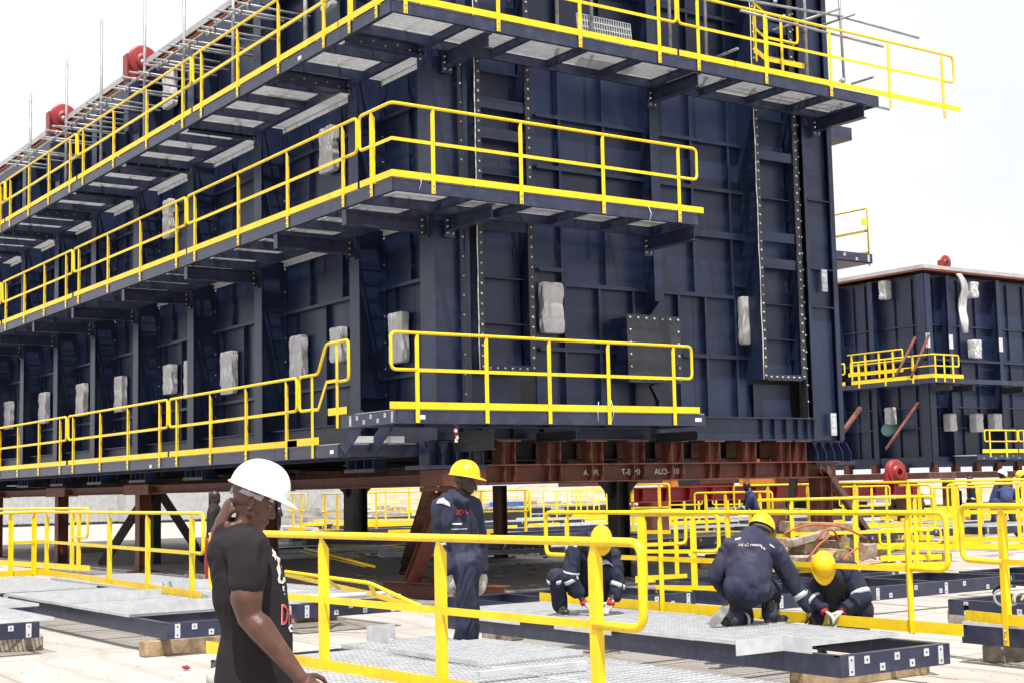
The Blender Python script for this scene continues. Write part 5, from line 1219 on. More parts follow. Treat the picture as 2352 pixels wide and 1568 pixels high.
def head(mb, c, f, u, s=1., ear=True):
    """c = centre of the skull between the ears"""
    f, u = Vector(f).normalized(), Vector(u); u = (u-f*u.dot(f)).normalized(); l = u.cross(f)
    P = lambda a, b, h: Vector(c)+(f*a+l*b+u*h)*s
    ell(mb, P(-.012, 0, .035), f*.098*s, l*.076*s, u*.088*s)
    ell(mb, P(.02, 0, -.015), f*.070*s, l*.064*s, u*.075*s)
    ell(mb, P(.040, 0, -.060), f*.048*s, l*.050*s, u*.045*s)
    ell(mb, P(.066, 0, -.092), f*.024*s, l*.026*s, u*.018*s)           # chin
    for sd in (-1, 1):
        cap(mb, P(.0, sd*.056, -.05), P(.055, sd*.025, -.088), .016*s, .013*s)  # jaw line
        ell(mb, P(.058, sd*.034, -.012), f*.024*s, l*.022*s, u*.018*s)  # cheek bone
        ell(mb, P(.076, sd*.028, .028), f*.016*s, l*.026*s, u*.010*s)   # brow
        ell(mb, P(.092, sd*.013, -.036), f*.011*s, l*.010*s, u*.009*s)  # nostril
        if ear:
            E = P(-.012, sd*.078, -.008)
            for k in range(9):
                a0 = -2.2+k*.55; a1 = a0+.55
                cap(mb, E+(f*.016*math.cos(a0)-f*.004+u*.029*math.sin(a0))*s+l*sd*.004*s, E+(f*.016*math.cos(a1)-f*.004+u*.029*math.sin(a1))*s+l*sd*.004*s, .0045*s, .0045*s, n=6)
            ell(mb, E+(f*.004)*s-l*sd*.004*s, f*.014*s, l*.004*s, u*.026*s); ell(mb, E+(f*.006-u*.028)*s, f*.008*s, l*.004*s, u*.008*s)
    cap(mb, P(.080, 0, .018), P(.104, 0, -.026), .009*s, .0125*s); ell(mb, P(.105, 0, -.032), f*.012*s, l*.013*s, u*.010*s)  # nose
    ell(mb, P(.088, 0, -.060), f*.013*s, l*.024*s, u*.0075*s); ell(mb, P(.085, 0, -.072), f*.013*s, l*.022*s, u*.0075*s)    # lips
    return P
def helmet(parent, c, f, u, mt, s=1., peak=.05):
    f, u = Vector(f).normalized(), Vector(u); u = (u-f*u.dot(f)).normalized(); l = u.cross(f); c = Vector(c)
    V = []; NA, NE = 48, 14
    for j in range(NE+3):
        for i in range(NA):
            a = 2*math.pi*i/NA; ca, sa = math.cos(a), math.sin(a)
            if j <= NE:
                e = math.pi/2*(1-j/NE); r = math.cos(e)**.86; h = math.sin(e)
                ridge = .006*math.exp(-(sa*r*.11/.02)**2)*(h > .1)+.0035*math.exp(-((abs(sa*r*.11)-.045)/.012)**2)*(h > .2)
                p = f*(ca*r*(.132 if ca > 0 else .138))+l*(sa*r*.110)+u*(h*.128+ridge)
            else:
                k = j-NE; pk = peak*max(0, ca)**3*k/2+.007*k/2*1.6
                p = f*(ca*(.132 if ca > 0 else .138)+pk*ca)+l*(sa*(.110+.5*pk))+u*(-.010*k/2-.012*max(0, ca)**3*k/2)
            V.append(c+p*s)
    mb = MB(); mb.add(V, [(j*NA+i, (j+1)*NA+i, (j+1)*NA+(i+1) % NA, j*NA+(i+1) % NA) for j in range(NE+2) for i in range(NA)], True)
    o = mb.build('helmet', mt, parent); sm = o.modifiers.new('s', 'SOLIDIFY'); sm.thickness = .003*s; sm.offset = -1
    return o
def band(parent, p, q, r, mt='refl', name='reflective_stripe', r2=None, flat=None):
    mb = MB(); p, q = Vector(p), Vector(q); ax = (q-p); L = ax.length; ax.normalize(); u = ax.orthogonal().normalized(); v = ax.cross(u); V = []; n = 20
    r2 = r2 or r
    for h, rr in ((0, r-.004), (0, r), (L*.5, (r+r2)/2+.002), (L, r2), (L, r2-.004)):
        for k in range(n):
            a = 2*math.pi*k/n; o = (u*math.cos(a)+v*math.sin(a))*rr
            if flat: fd = Vector(flat[0]).normalized(); o += fd*(o.dot(fd)*(flat[1]-1))
            V.append(p+ax*h+o)
    mb.add(V, [(i*n+k, i*n+(k+1) % n, (i+1)*n+(k+1) % n, (i+1)*n+k) for i in range(4) for k in range(n)], True)
    return mb.build(name, mt, parent)
def boot(parent, ank, toe, mt='boot', s=1., up=(0, 0, 1)):
    mb = MB(); ank, toe = Vector(ank), Vector(toe); up = Vector(up).normalized(); d = (toe-ank); d = (d-up*d.dot(up)).normalized(); l = up.cross(d)
    base = ank-up*.085*s
    cap(mb, ank+up*.10*s, ank-up*.03*s, .052*s, .045*s); cap(mb, base+up*.035*s-d*.03*s, base+up*.036*s+d*.12*s, .040*s, .042*s, (up, .85)); ell(mb, base+up*.038*s+d*.155*s, d*.06*s, l*.05*s, up*.034*s); cap(mb, ank, base+up*.05*s+d*.10*s, .045*s, .036*s)
    o = fuse(mb, 'boot', mt, parent, .009, 3)
    sub(o); b = MB(); n = 18; P_ = []
    for k in range(n):
        a = 2*math.pi*k/n; x = math.cos(a); y = math.sin(a); P_.append((.055*s+x*.155*s, y*(.047+.006*x)*s))
    b.prism(P_, base-up*.006, d, l, up, .016); b.build('sole', 'sole' if mt == 'boot' else mt, o)
    return o
def limb(mb, pts, rad, **k):
    for i in range(len(pts)-1): cap(mb, pts[i], pts[i+1], rad[i], rad[i+1], **k)
def decal(parent, target, polys, px, mt, name, off=.004, sub_n=2):
    """lay flat print on a cloth surface: polys in photo points"""
    from mathutils.bvhtree import BVHTree
    org = Vector(parent['o3'])
    bv = BVHTree.FromPolygons([v.co+org for v in target.data.vertices], [tuple(p.vertices) for p in target.data.polygons])
    P0 = [Vector((p[0], p[1])) for p in polys[0]]; tri = []
    from mathutils.geometry import tessellate_polygon
    for f in polys[1]:
        pts_ = [P0[i] for i in f]
        for a in tessellate_polygon([[Vector((p.x, p.y, 0)) for p in pts_]]): tri.append([pts_[i] for i in a])
    for _ in range(sub_n):
        tri = [q for a, b, c in tri for q in ((a, (a+b)/2, (a+c)/2), ((a+b)/2, b, (b+c)/2), ((a+c)/2, (b+c)/2, c), ((a+b)/2, (b+c)/2, (a+c)/2))]
    key = {}; pl_ = []; Fs = []
    for tr_ in tri:
        idx = []
        for p in tr_:
            k = (round(p.x, 3), round(p.y, 3))
            if k not in key: key[k] = len(pl_); pl_.append(p)
            idx.append(key[k])
        if len(set(idx)) == 3: Fs.append(tuple(idx))
    polys = (pl_, Fs); V = []; Fc = []
    ok = []
    for (x, y) in polys[0]:
        d = (RT*((x-1176)/F)+UP*(-(y-784)/F)+FW).normalized(); h = bv.ray_cast(CAM, d)
        if h[0] is None: V.append(Vector((0, 0, 0))); ok.append(False)
        else: V.append(h[0]+(-d*.6+h[1]*.4).normalized()*off); ok.append(True)
    Fc = [f for f in Fs if all(ok[i] for i in f)]
    if not Fc: return None
    mb = MB(); mb.add(V, Fc); o = mb.build(name, mt, parent); return o
def textpoly(txt, x0, y0, hpx, wpx, mirror=True, slant=0., skew=0., sub_=2):
    c = bpy.data.curves.new('t', 'FONT'); c.body = txt; c.size = 1; c.align_x = 'LEFT'; c.resolution_u = 3
    tmp = bpy.data.objects.new('tmp', c); COL.objects.link(tmp); bpy.context.view_layer.update()
    me = bpy.data.meshes.new_from_object(tmp.evaluated_get(bpy.context.evaluated_depsgraph_get())); bpy.data.objects.remove(tmp)
    xs = [v.co.x for v in me.vertices]; ys = [v.co.y for v in me.vertices]; xa, xb, ya, yb = min(xs), max(xs), min(ys), max(ys)
    bm_ = bmesh.new(); bm_.from_mesh(me)
    P_ = []
    for v in bm_.verts:
        fx = (v.co.x-xa)/(xb-xa); fy = (v.co.y-ya)/(yb-ya)
        if mirror: fx = 1-fx
        P_.append((x0+fx*wpx+skew*fy*hpx, y0-fy*hpx+slant*fx*wpx))
    fs = [tuple(v.index for v in f.verts) for f in bm_.faces]; bm_.free(); bpy.data.meshes.remove(me); return P_, fs

# ---- 1: man in the white helmet
D1 = 7.05; S = D1/F  # metres per photo point at his distance
V1 = lambda x, y, dz=0.: vp(x, y, D1+dz)
right = RT.copy(); away = Vector((FW.x, FW.y, 0)).normalized(); Z = Vector((0, 0, 1))
ft = V1(590, 1900); 
t = thing('person', 'man in a white helmet and black printed t-shirt rubbing his neck in the foreground', 'person', (ft.x, ft.y, 0))
face = (right*.96+away*.22-Z*.42).normalized(); hup = (Z*.93+right*.36).normalized()
hc = V1(583, 1150)
shR, elR, wrR = V1(572, 1258, -.17), V1(572, 1416, -.24), V1(690, 1556, -.30)
shL = V1(560, 1245, .17)
elL = V1(505, 1300, .34); wrL = V1(500, 1218, .0)
body = MB(); PH = head(body, hc, face, hup, 1.10)
neck0 = V1(566, 1235, 0); limb(body, [V1(576, 1175), V1(570, 1215), neck0], [.070, .074, .09])
cap(body, V1(560, 1275), V1(580, 1480), .12, .12); limb(body, [shR, V1(570, 1337, -.21), V1(566, 1372, -.23), elR], [.075, .073, .078, .058])
limb(body, [elR, V1(597, 1440, -.25), wrR], [.058, .066, .034])
cap(body, V1(560, 1262, -.08), shR, .09, .075); cap(body, V1(560, 1262, .05), shL, .09, .07)
limb(body, [shL, elL, wrL], [.065, .05, .033])
hip = V1(585, 1560); 
for sd in (-1, 1):
    h0 = hip+away*(.09*sd); k0 = Vector((h0.x+.02, h0.y, .50)); a0_ = Vector((h0.x-.02, h0.y, .09)); limb(body, [V1(582, 1500), h0, k0, a0_], [.08, .07, .055, .04])
hand(body, wrR, (right*.75-Z*.62-away*.1), (-right*.3-Z*.3+away*.9), 1, .35, 1.08)
hand(body, wrL, (Z*.86+right*.42-away*.1), (right*.80-Z*.25+away*.50), -1, 1.15, 1.45, spread=.7)
bo = fuse(body, 'body', 'skin', t, .0055, 4)
for sd in (-1, 1):
    e = PH(.066, sd*.030, .008); m_ = MB(); ell(m_, e, (.011, 0, 0), (0, .011, 0), (0, 0, .011), 8); m_.build('eye', 'eyew', t)
sh = MB()
rings = [((543, 1236), .105, .13), ((548, 1268), .165, .20), ((566, 1312), .185, .20), ((573, 1360), .196, .185), ((587, 1420), .182, .175), ((592, 1462), .186, .18), ((585, 1512), .196, .18), ((582, 1560), .205, .19)]
for (a, b_), (c_, d_) in zip([(r[0], r[1]) for r in rings[:-1]], [(r[0], r[1]) for r in rings[1:]]): cap(sh, V1(*a), V1(*c_), b_*.93, d_*.93, (away, .95), n=20)
limb(sh, [V1(548, 1255, -.02), shR, V1(570, 1300, -.20), V1(570, 1334, -.21)], [.115, .098, .092, .090]); limb(sh, [V1(548, 1250, .02), shL, V1(530, 1265, .24)], [.11, .09, .085])
limb(sh, [V1(528, 1222, 0), V1(560, 1232, 0)], [.075, .085])
so_ = fuse(sh, 'tshirt', 'shirt', t, .007, 4, fold=.012, fs=7, stretch=.6)
tr = MB(); 
for sd in (-1, 1):
    h0 = hip+away*(.09*sd); k0 = Vector((h0.x+.02, h0.y, .50)); a0_ = Vector((h0.x-.02, h0.y, .12)); limb(tr, [V1(582, 1640), h0-Z*.15, k0, a0_], [.08, .10, .085, .075])
    boot(t, (a0_.x, a0_.y, .095), (a0_.x+RT.x, a0_.y+RT.y, .05))
fuse(tr, 'trousers', 'jeans', t, .012, 4, fold=.006)
m_ = MB(); ell(m_, V1(497, 1556, .02), right*.05, away*.05, Z*.05); fuse(m_, 'pale_shirt_tail', 'glove', t, .008, 2, fold=.01, fs=30)
helmet(t, PH(.005, 0, .058), (right*.93+away*.20-Z*.36), (Z*.93+right*.36), 'hatw', 1.10)
# harness of the helmet: strap, padding and ratchet knob
hs = MB(); fN = face; lN = hup.cross(face).normalized(); uN = face.cross(lN)*-1; uN = (hup-face*hup.dot(face)).normalized(); lN = uN.cross(face)
for a0 in range(0, 24):
    a = math.pi*(.42+a0/24*1.16); a2 = math.pi*(.42+(a0+1)/24*1.16)
    q0 = hc+fN*(.112*math.cos(a))+lN*(.088*math.sin(a))+uN*.030; q1 = hc+fN*(.112*math.cos(a2))+lN*(.088*math.sin(a2))+uN*.030; hs.bar(q0, q1, .004, .022, uN)
hs.build('harness', 'strap', t)
m_ = MB(); m_.lathe([(0, .0), (.020, .0), (.022, .006), (.020, .014), (0, .014)], hc-fN*.112+uN*.012, -fN, 16); m_.build('ratchet_knob', 'strap', t)
for a, w_ in ((-.55, .03), (.0, .05), (.45, .04)):
    q = hc+fN*(.02+a*.12)-lN*.078+uN*.034; MB().bar(q, q+uN*.05-lN*.015, w_*.5, .005, lN).build('suspension_strap', 'strap', t)
# print on the t-shirt front edge
def quad_strip(poly): return poly, [tuple(range(len(poly)))]
def zp4(x, y): return ((800+x*.594)/1.7415, (1800+y*.594)/1.7415)
for i, pl in enumerate([[(478, 645), (500, 668), (512, 712), (508, 742), (494, 712), (484, 712), (488, 690)], [(512, 712), (532, 722), (554, 770), (568, 830), (572, 880), (554, 898), (526, 892), (520, 870), (526, 840), (512, 790), (522, 765)], [(552, 912), (566, 912), (562, 935), (572, 945), (556, 945)], [(560, 958), (570, 962), (568, 975)], [(590, 1190), (606, 1172), (630, 1168), (638, 1180), (612, 1188), (604, 1205), (626, 1212), (636, 1206), (636, 1216), (604, 1222)], [(620, 1228), (640, 1235), (634, 1258), (640, 1275), (622, 1268)]]):
    decal(t, so_, quad_strip([zp4(*q) for q in pl]), 0, 'printw', 'print', .006)
decal(t, so_, quad_strip([zp4(*q) for q in [(530, 750), (545, 760), (556, 820), (556, 868), (542, 880), (536, 860), (542, 820)]]), 0, 'shirt', 'print', .0075)
a = zp4(549, 1168); b_ = zp4(632, 1040)
decal(t, so_, textpoly('Dhi', a[0]-1, a[1]+1.5, a[1]-b_[1]+3, b_[0]-a[0]+2, mirror=False), 0, 'printw', 'print', .005)
decal(t, so_, textpoly('Dhi', a[0], a[1], a[1]-b_[1], b_[0]-a[0], mirror=False), 0, 'printr', 'print', .0075)

# ---- 2: standing worker in coveralls
D2 = 12.85; V2 = lambda x, y, dz=0.: vp((1700+x*.4973)/1.7415, (1800+y*.4973)/1.7415, D2+dz)
f2_ = V2(330, 1650); t = thing('person', 'worker in navy coveralls and yellow helmet standing with gloved hands hanging, looking right', 'person', (f2_.x, f2_.y, 0))
face = (right*.93-away*.30-Z*.08).normalized(); hc = V2(318, 248); hup = (Z+right*.12)
body = MB(); PH = head(body, hc, face, hup, 1.0); fr = (right*.55-away*.83).normalized(); lf = Z.cross(fr)
limb(body, [V2(300, 290), V2(285, 360)], [.056, .056]); cap(body, V2(275, 430, .04), V2(320, 800, .03), .075, .075)
shA, elA, wrA = V2(140, 455, .02), V2(140, 715, .04), V2(178, 965, -.06)
shB, elB, wrB = V2(385, 445, .10), V2(452, 760, .16), V2(458, 985, .12)
limb(body, [V2(275, 430, .05), shA, elA, wrA], [.055, .05, .04, .03]); limb(body, [V2(290, 420), shB, elB, wrB], [.07, .05, .04, .03])
hA, kA, anA = V2(300, 900, -.05), V2(335, 1235, -.08), V2(315, 1560, -.02); hB, kB, anB = V2(350, 900, .10), V2(375, 1235, .06), V2(350, 1560, .12)
limb(body, [V2(320, 800, .03), hA, kA, anA], [.07, .06, .045, .04]); limb(body, [V2(320, 800, .03), hB, kB, anB], [.07, .06, .045, .04])
fuse(body, 'body', 'skind', t, .0065, 4)
g_ = MB(); hand(g_, wrA, (-Z*.97+right*.15), (right*.55+away*.75), -1, .45, 1.45); hand(g_, wrB, (-Z*.98), (-right*.6+away*.5), 1, .5, 1.35)
cap(g_, V2(176, 935, -.06), wrA, .050, .044); cap(g_, V2(458, 960, .12), wrB, .045, .04); fuse(g_, 'gloves', 'glove', t, .0065, 3)
cv = MB()
for (a, ra), (c_, rc) in zip([((265, 395), .10), ((262, 450), .165), ((275, 560), .175), ((300, 700), .160), ((315, 800), .155), ((325, 900), .165)], [((262, 450), .165), ((275, 560), .175), ((300, 700), .160), ((315, 800), .155), ((325, 900), .165), ((325, 950), .16)]): cap(cv, V2(*a), V2(*c_), ra, rc, (fr, .70), n=18)
limb(cv, [V2(220, 430), shA, elA, V2(172, 940, -.06)], [.11, .100, .092, .080]); limb(cv, [V2(300, 430, .03), shB, elB, V2(458, 955, .12)], [.10, .08, .07, .06])
limb(cv, [V2(320, 880, -.02), hA, kA, anA], [.12, .115, .082, .095]); limb(cv, [V2(330, 880, .04), hB, kB, anB], [.12, .105, .075, .085])
for q in ((228, 350, .04), (235, 372, -.05), (262, 392, -.10), (300, 412, -.11), (335, 410, -.05), (345, 400, .04), (250, 352, .09), (300, 370, .10)): ell(cv, V2(*q), right*.045, away*.05, Z*.042)
cv_ = fuse(cv, 'coverall', 'cover', t, .010, 4, fold=.022, fs=9, seed=3)
band(t, V2(158, 730, .0), V2(162, 752, .0), .082); 
decal(t, cv_, quad_strip([((1700+x*.4973)/1.7415, (1800+y*.4973)/1.7415) for x, y in ((220, 583), (296, 583), (296, 596), (220, 596))]), 0, 'printw', 'pocket_tape'); decal(t, cv_, quad_strip([((1700+x*.4973)/1.7415, (1800+y*.4973)/1.7415) for x, y in ((212, 630), (340, 626), (340, 632), (212, 636))]), 0, 'refl', 'pocket_zip')
Q2 = lambda x, y: ((1700+x*.4973)/1.7415, (1800+y*.4973)/1.7415)
decal(t, cv_, quad_strip([Q2(*q) for q in ((92, 425), (110, 392), (150, 380), (198, 420), (204, 452), (180, 440), (130, 425))]), 0, 'refl', 'reflective_stripe', .008)
decal(t, cv_, quad_strip([Q2(*q) for q in ((345, 440), (352, 440), (372, 560), (395, 700), (385, 700), (362, 560))]), 0, 'cover2', 'zip_flap', .006)
for i, pl in enumerate([[(250, 470), (268, 478), (262, 492), (286, 470), (294, 482), (276, 496), (296, 512), (282, 520), (270, 500), (258, 520), (248, 508), (262, 494)], [(300, 480), (306, 478), (312, 505), (304, 505)], [(318, 480), (326, 478), (346, 512), (336, 512)]]): decal(t, cv_, quad_strip([Q2(*q) for q in pl]), 0, 'printr', 'chest_emblem')
decal(t, cv_, textpoly('KH CO', *Q2(240, 532), 3.4, 12, True), 0, 'blue', 'chest_text')
helmet(t, PH(.0, 0, .055), (right*.93-away*.30-Z*.12), (Z+right*.12), 'haty', 1.04, .055)
for a_ in (anA, anB): boot(t, (a_.x, a_.y, max(.1, a_.z-.02)), (a_.x+.6, a_.y-.6, .05))

# ---- 3: squatting worker facing the camera
q0 = at(1288, 1411, 'z', .41); D3 = (q0-CAM).dot(FW)+.05; V3 = lambda x, y, dz=0.: vp((2140+x/3.564)/1.7415, (2060+y/3.564)/1.7415, D3+dz)
t = thing('person', 'worker in navy coveralls squatting on the grating with head bowed, seen from the front', 'person', (q0.x, q0.y, .41))
toward = -away; face = (toward*.50-Z*.82).normalized(); hup = (toward*.80+Z*.52).normalized(); hc = V3(945, 360, .02)
body = MB(); PH = head(body, hc, face, hup, 1.0)
pel = V3(640, 960, .42); ch = V3(800, 520, .22)
limb(body, [V3(930, 420, .08), ch, pel], [.055, .11, .12])
LA = [V3(560, 430, .18), V3(505, 890, .0), V3(700, 1250, -.02)]; RA = [V3(1100, 570, .16), V3(1195, 960, .05), V3(1085, 1240, -.05)]
limb(body, [ch]+LA, [.08, .05, .042, .028]); limb(body, [ch]+RA, [.08, .05, .042, .028])
LL = [V3(560, 960, .40), V3(300, 880, .02), V3(360, 1290, .10)]; RL = [V3(760, 960, .42), V3(985, 800, .06), V3(940, 1210, .20)]
limb(body, [pel]+LL, [.1, .07, .055, .04]); limb(body, [pel]+RL, [.1, .07, .055, .04])
fuse(body, 'body', 'skin', t, .0065, 4)
g_ = MB(); hand(g_, LA[2], (right*.85-Z*.5), (-Z*.6-right*.3+toward*.1), -1, .75, 1.2); hand(g_, RA[2], (-Z*.75-right*.45), (-right*.5+toward*.2-Z*.3), 1, .85, 1.25); fuse(g_, 'gloves', 'glove', t, .0065, 3)
band(t, V3(680, 1215, -.02), V3(712, 1270, -.02), .036, 'cuff', 'glove_cuff'); band(t, V3(1095, 1215, -.05), V3(1070, 1275, -.05), .040, 'cuff', 'glove_cuff')
cv = MB()
for a, b_, ra, rb in ((V3(830, 470, .16), V3(800, 560, .24), .13, .17), (V3(800, 560, .24), V3(710, 760, .34), .17, .165), (V3(710, 760, .34), pel, .165, .17)): cap(cv, a, b_, ra, rb, (Z, .9), n=18)
limb(cv, [V3(700, 430, .18)]+LA[:2]+[V3(620, 1090, -.01)], [.10, .088, .078, .062]); limb(cv, [V3(960, 520, .16)]+RA[:2]+[V3(1150, 1150, -.01)], [.10, .088, .075, .062])
limb(cv, LL, [.12, .092, .075]); limb(cv, RL, [.12, .090, .065]); ell(cv, V3(680, 300, .12), right*.07, away*.05, Z*.07)
fuse(cv, 'coverall', 'cover2', t, .010, 4, fold=.022, fs=9, seed=7)
band(t, V3(505, 895, .0), V3(530, 945, .0), .083); band(t, V3(1192, 960, .05), V3(1170, 1020, .04), .080); band(t, V3(296, 885, .03), V3(304, 935, .04), .098); band(t, LA[0]+Z*.02, LA[0]-Z*.035, .098)
band(t, V3(960, 740, .10), V3(1000, 800, .03), .100); band(t, V3(520, 800, .02), V3(515, 830, .02), .086)
helmet(t, PH(.0, 0, .052), face, hup, 'haty', 1.0, .05)
boot(t, LL[2]+Z*-.0, LL[2]+toward*1+right*.3); boot(t, RL[2], RL[2]+toward)

# ---- 4: kneeling worker, back to the camera
q0 = at(1774, 1430, 'z', .41); D4 = (q0-CAM).dot(FW); V4 = lambda x, y, dz=0.: vp(1619.3+x*.17582, 1182.9+y*.17582, D4+dz)
t = thing('person', 'worker kneeling on one knee with his back to the camera, boot sole showing, reaching right', 'person', (q0.x, q0.y, .41))
face = (away*.70+right*.55-Z*.50).normalized(); hup = (Z*.85+away*.35+right*.25).normalized(); hc = V4(735, 220, .22)
body = MB(); PH = head(body, hc, face, hup, 1.0)
ch = V4(600, 450, .14); pel = V4(560, 900, -.02)
limb(body, [V4(700, 290, .18), ch, pel], [.055, .12, .13])
LA = [V4(330, 420, .12), V4(150, 790, .12), V4(290, 1010, .34)]; RA = [V4(930, 480, .12), V4(1130, 850, .10), V4(1385, 1235, .02)]
limb(body, [ch]+LA, [.08, .05, .045, .03]); limb(body, [ch]+RA, [.08, .05, .045, .03])
LL = [V4(440, 960, .02), V4(500, 1330, .22), V4(250, 1380, -.12)]; RL = [V4(740, 960, .08), V4(870, 985, .42), V4(850, 1290, .10)]
limb(body, [pel]+LL, [.1, .08, .055, .04]); limb(body, [pel]+RL, [.1, .08, .055, .04])
hand(body, RA[2], (-Z*.85+right*.25), (-right*.5+away*.3), -1, .95, 1.15); hand(body, LA[2], (right*.5-Z*.5), (-Z), 1, .6, 1.05)
fuse(body, 'body', 'skind', t, .0065, 4)
cv = MB()
for a, b_, ra, rb in ((V4(640, 350, .16), V4(600, 470, .12), .16, .215), (V4(600, 470, .12), V4(580, 650, .06), .215, .215), (V4(580, 650, .06), V4(565, 800, .0), .215, .21), (V4(565, 800, .0), V4(560, 930, -.02), .21, .20)): cap(cv, a, b_, ra, rb, (away, .70), n=18)
ell(cv, V4(430, 930, -.04), right*.135, away*.14, Z*.13); ell(cv, V4(690, 930, -.0), right*.13, away*.14, Z*.13)
ell(cv, V4(680, 270, .17), right*.075, away*.06, Z*.035)
limb(cv, [V4(430, 420, .12)]+LA, [.12, .095, .085, .062]); limb(cv, [V4(840, 440, .12)]+RA[:2]+[V4(1365, 1200, .03)], [.12, .098, .085, .060])
limb(cv, LL[:2]+[V4(330, 1365, -.04)], [.13, .098, .08]); limb(cv, RL, [.13, .10, .072])
cv_ = fuse(cv, 'coverall', 'cover', t, .010, 4, fold=.020, fs=8, seed=12)
d_ = (RA[2]-RA[1]); band(t, RA[1]+d_*.42, RA[1]+d_*.58, .076, r2=.072); band(t, V4(470, 1370, .10), V4(440, 1372, .04), .098)
Q4 = lambda x, y: (1619.3+x*.17582, 1182.9+y*.17582)
decal(t, cv_, quad_strip([Q4(*q) for q in ((392, 300), (466, 282), (470, 305), (398, 325))]), 0, 'refl', 'reflective_stripe'); decal(t, cv_, quad_strip([Q4(*q) for q in ((845, 365), (905, 405), (912, 430), (850, 390))]), 0, 'refl', 'reflective_stripe')
P_ = textpoly('Heaters Co. Ltd.', *Q4(432, 398), 6.6, 52, True); P_ = ([(x, y+.0009*(x-1718)**2*0+max(0, x-1740)*.30) for x, y in P_[0]], P_[1]); decal(t, cv_, P_, 0, 'printw', 'back_text', .006)
P_ = textpoly('el', *Q4(735, 428), 8, 9, True, slant=.5); decal(t, cv_, P_, 0, 'printw', 'back_text', .006)
helmet(t, PH(.0, 0, .052), face, hup, 'haty', 1.06, .05)
b = MB()
for k in range(20):
    a = math.pi*(.45+k/20*1.1); a2 = a+math.pi*1.1/20; fN, uN = face, (hup-face*hup.dot(face)).normalized(); lN = uN.cross(fN)
    b.bar(hc+fN*.108*math.cos(a)+lN*.086*math.sin(a)+uN*.03, hc+fN*.108*math.cos(a2)+lN*.086*math.sin(a2)+uN*.03, .004, .024, uN)
b.build('harness', 'strap', t)
boot(t, RL[2], RL[2]+right*.8+away*.5)
# boot of the kneeling leg, sole turned to the camera
s0, s1 = V4(70, 1440, -.16), V4(300, 1190, -.20); ax_ = (s1-s0).normalized(); nr = (toward*1.0-right*.15+Z*.1); nr = (nr-ax_*nr.dot(ax_)).normalized(); sd_ = ax_.cross(nr)
mb = MB(); cap(mb, s0+ax_*.06-nr*.05, s1-ax_*.05-nr*.05, .046, .042); cap(mb, s1-ax_*.05-nr*.05, V4(330, 1350, -.06), .045, .05)
o = fuse(mb, 'boot', 'boot', t, .009, 3); sub(o); b = MB(); n = 22; L_ = (s1-s0).length/2; c_ = (s0+s1)/2
P_ = [(L_*1.02*math.cos(2*math.pi*k/n), (.049-.005*math.cos(2*math.pi*k/n)-.008*math.exp(-(math.cos(2*math.pi*k/n)-.25)**2/.06))*math.sin(2*math.pi*k/n)) for k in range(n)]
b.prism(P_, c_-nr*.006, ax_, sd_, nr, .016); b.build('sole', 'sole', o)
b = MB()
for k in range(13):
    u_ = -L_*.85+k*L_*1.7/12
    if abs(k-8) < 1.5: continue
    w_ = .036 if k not in (0, 12) else .02
    b.obox(c_+ax_*u_+nr*.0115, ax_*.004, sd_*w_, nr*.003); 
b.build('tread', 'strap', o, kind='stuff')

# ---- 5: worker crouching beyond the toe board
q0 = at(1918, 1404, 'x', AX1+.02); D5 = (q0-CAM).dot(FW)+.36; V5 = lambda x, y, dz=0.: vp(1619.3+x*.17582, 1182.9+y*.17582, D5+dz)
t = thing('person', 'worker in navy coveralls crouching beyond the yellow toe board, yellow helmet bent towards it', 'person', (V5(1700, 1400, .3).x, V5(1700, 1400, .3).y, .1))
face = (toward*.50-Z*.80-right*.1).normalized(); hup = (toward*.80+Z*.55).normalized(); hc = V5(1535, 690, .10)
body = MB(); PH = head(body, hc, face, hup, 1.0); ch = V5(1690, 850, .30); pel = V5(1720, 1300, .55)
limb(body, [V5(1600, 740, .18), ch, pel], [.055, .12, .13])
LA = [V5(1470, 860, .28), V5(1420, 1100, .10), V5(1575, 1265, .0)]; RA = [V5(1900, 720, .32), V5(2060, 1090, .18), V5(1795, 1262, .02)]
limb(body, [ch]+LA, [.08, .05, .042, .03]); limb(body, [ch]+RA, [.08, .05, .042, .03])
LL = [V5(1600, 1300, .5), V5(1500, 1330, .15), V5(1520, 1560, .45)]; RL = [V5(1850, 1300, .5), V5(2050, 1230, .2), V5(2000, 1580, .45)]
limb(body, [pel]+LL, [.1, .07, .055, .04]); limb(body, [pel]+RL, [.1, .07, .055, .04]); fuse(body, 'body', 'skind', t, .0065, 4)
g_ = MB(); hand(g_, LA[2], (right*.6-Z*.6), (-Z*.8+toward*.2), -1, .8, 1.2); hand(g_, RA[2], (-right*.9-Z*.25), (-Z*.9+toward*.2), 1, .7, 1.25); fuse(g_, 'gloves', 'glove', t, .0065, 3)
band(t, V5(1550, 1240, .02), V5(1582, 1272, -.01), .038, 'cuff', 'glove_cuff'); band(t, V5(1815, 1250, .04), V5(1772, 1268, .01), .040, 'cuff', 'glove_cuff')
cv = MB()
for a, b_, ra, rb in ((V5(1690, 780, .24), V5(1700, 900, .32), .15, .18), (V5(1700, 900, .32), V5(1710, 1100, .45), .18, .175), (V5(1710, 1100, .45), pel, .175, .17)): cap(cv, a, b_, ra, rb, (Z, .9), n=18)
limb(cv, [V5(1560, 830, .28)]+LA[:2]+[V5(1530, 1190, .03)], [.10, .088, .075, .058]); limb(cv, [V5(1830, 720, .30)]+RA[:2]+[V5(1840, 1215, .05)], [.10, .092, .088, .064])
limb(cv, LL, [.12, .095, .08]); limb(cv, RL, [.12, .11, .08]); fuse(cv, 'coverall', 'cover2', t, .010, 4, fold=.022, fs=9, seed=21)
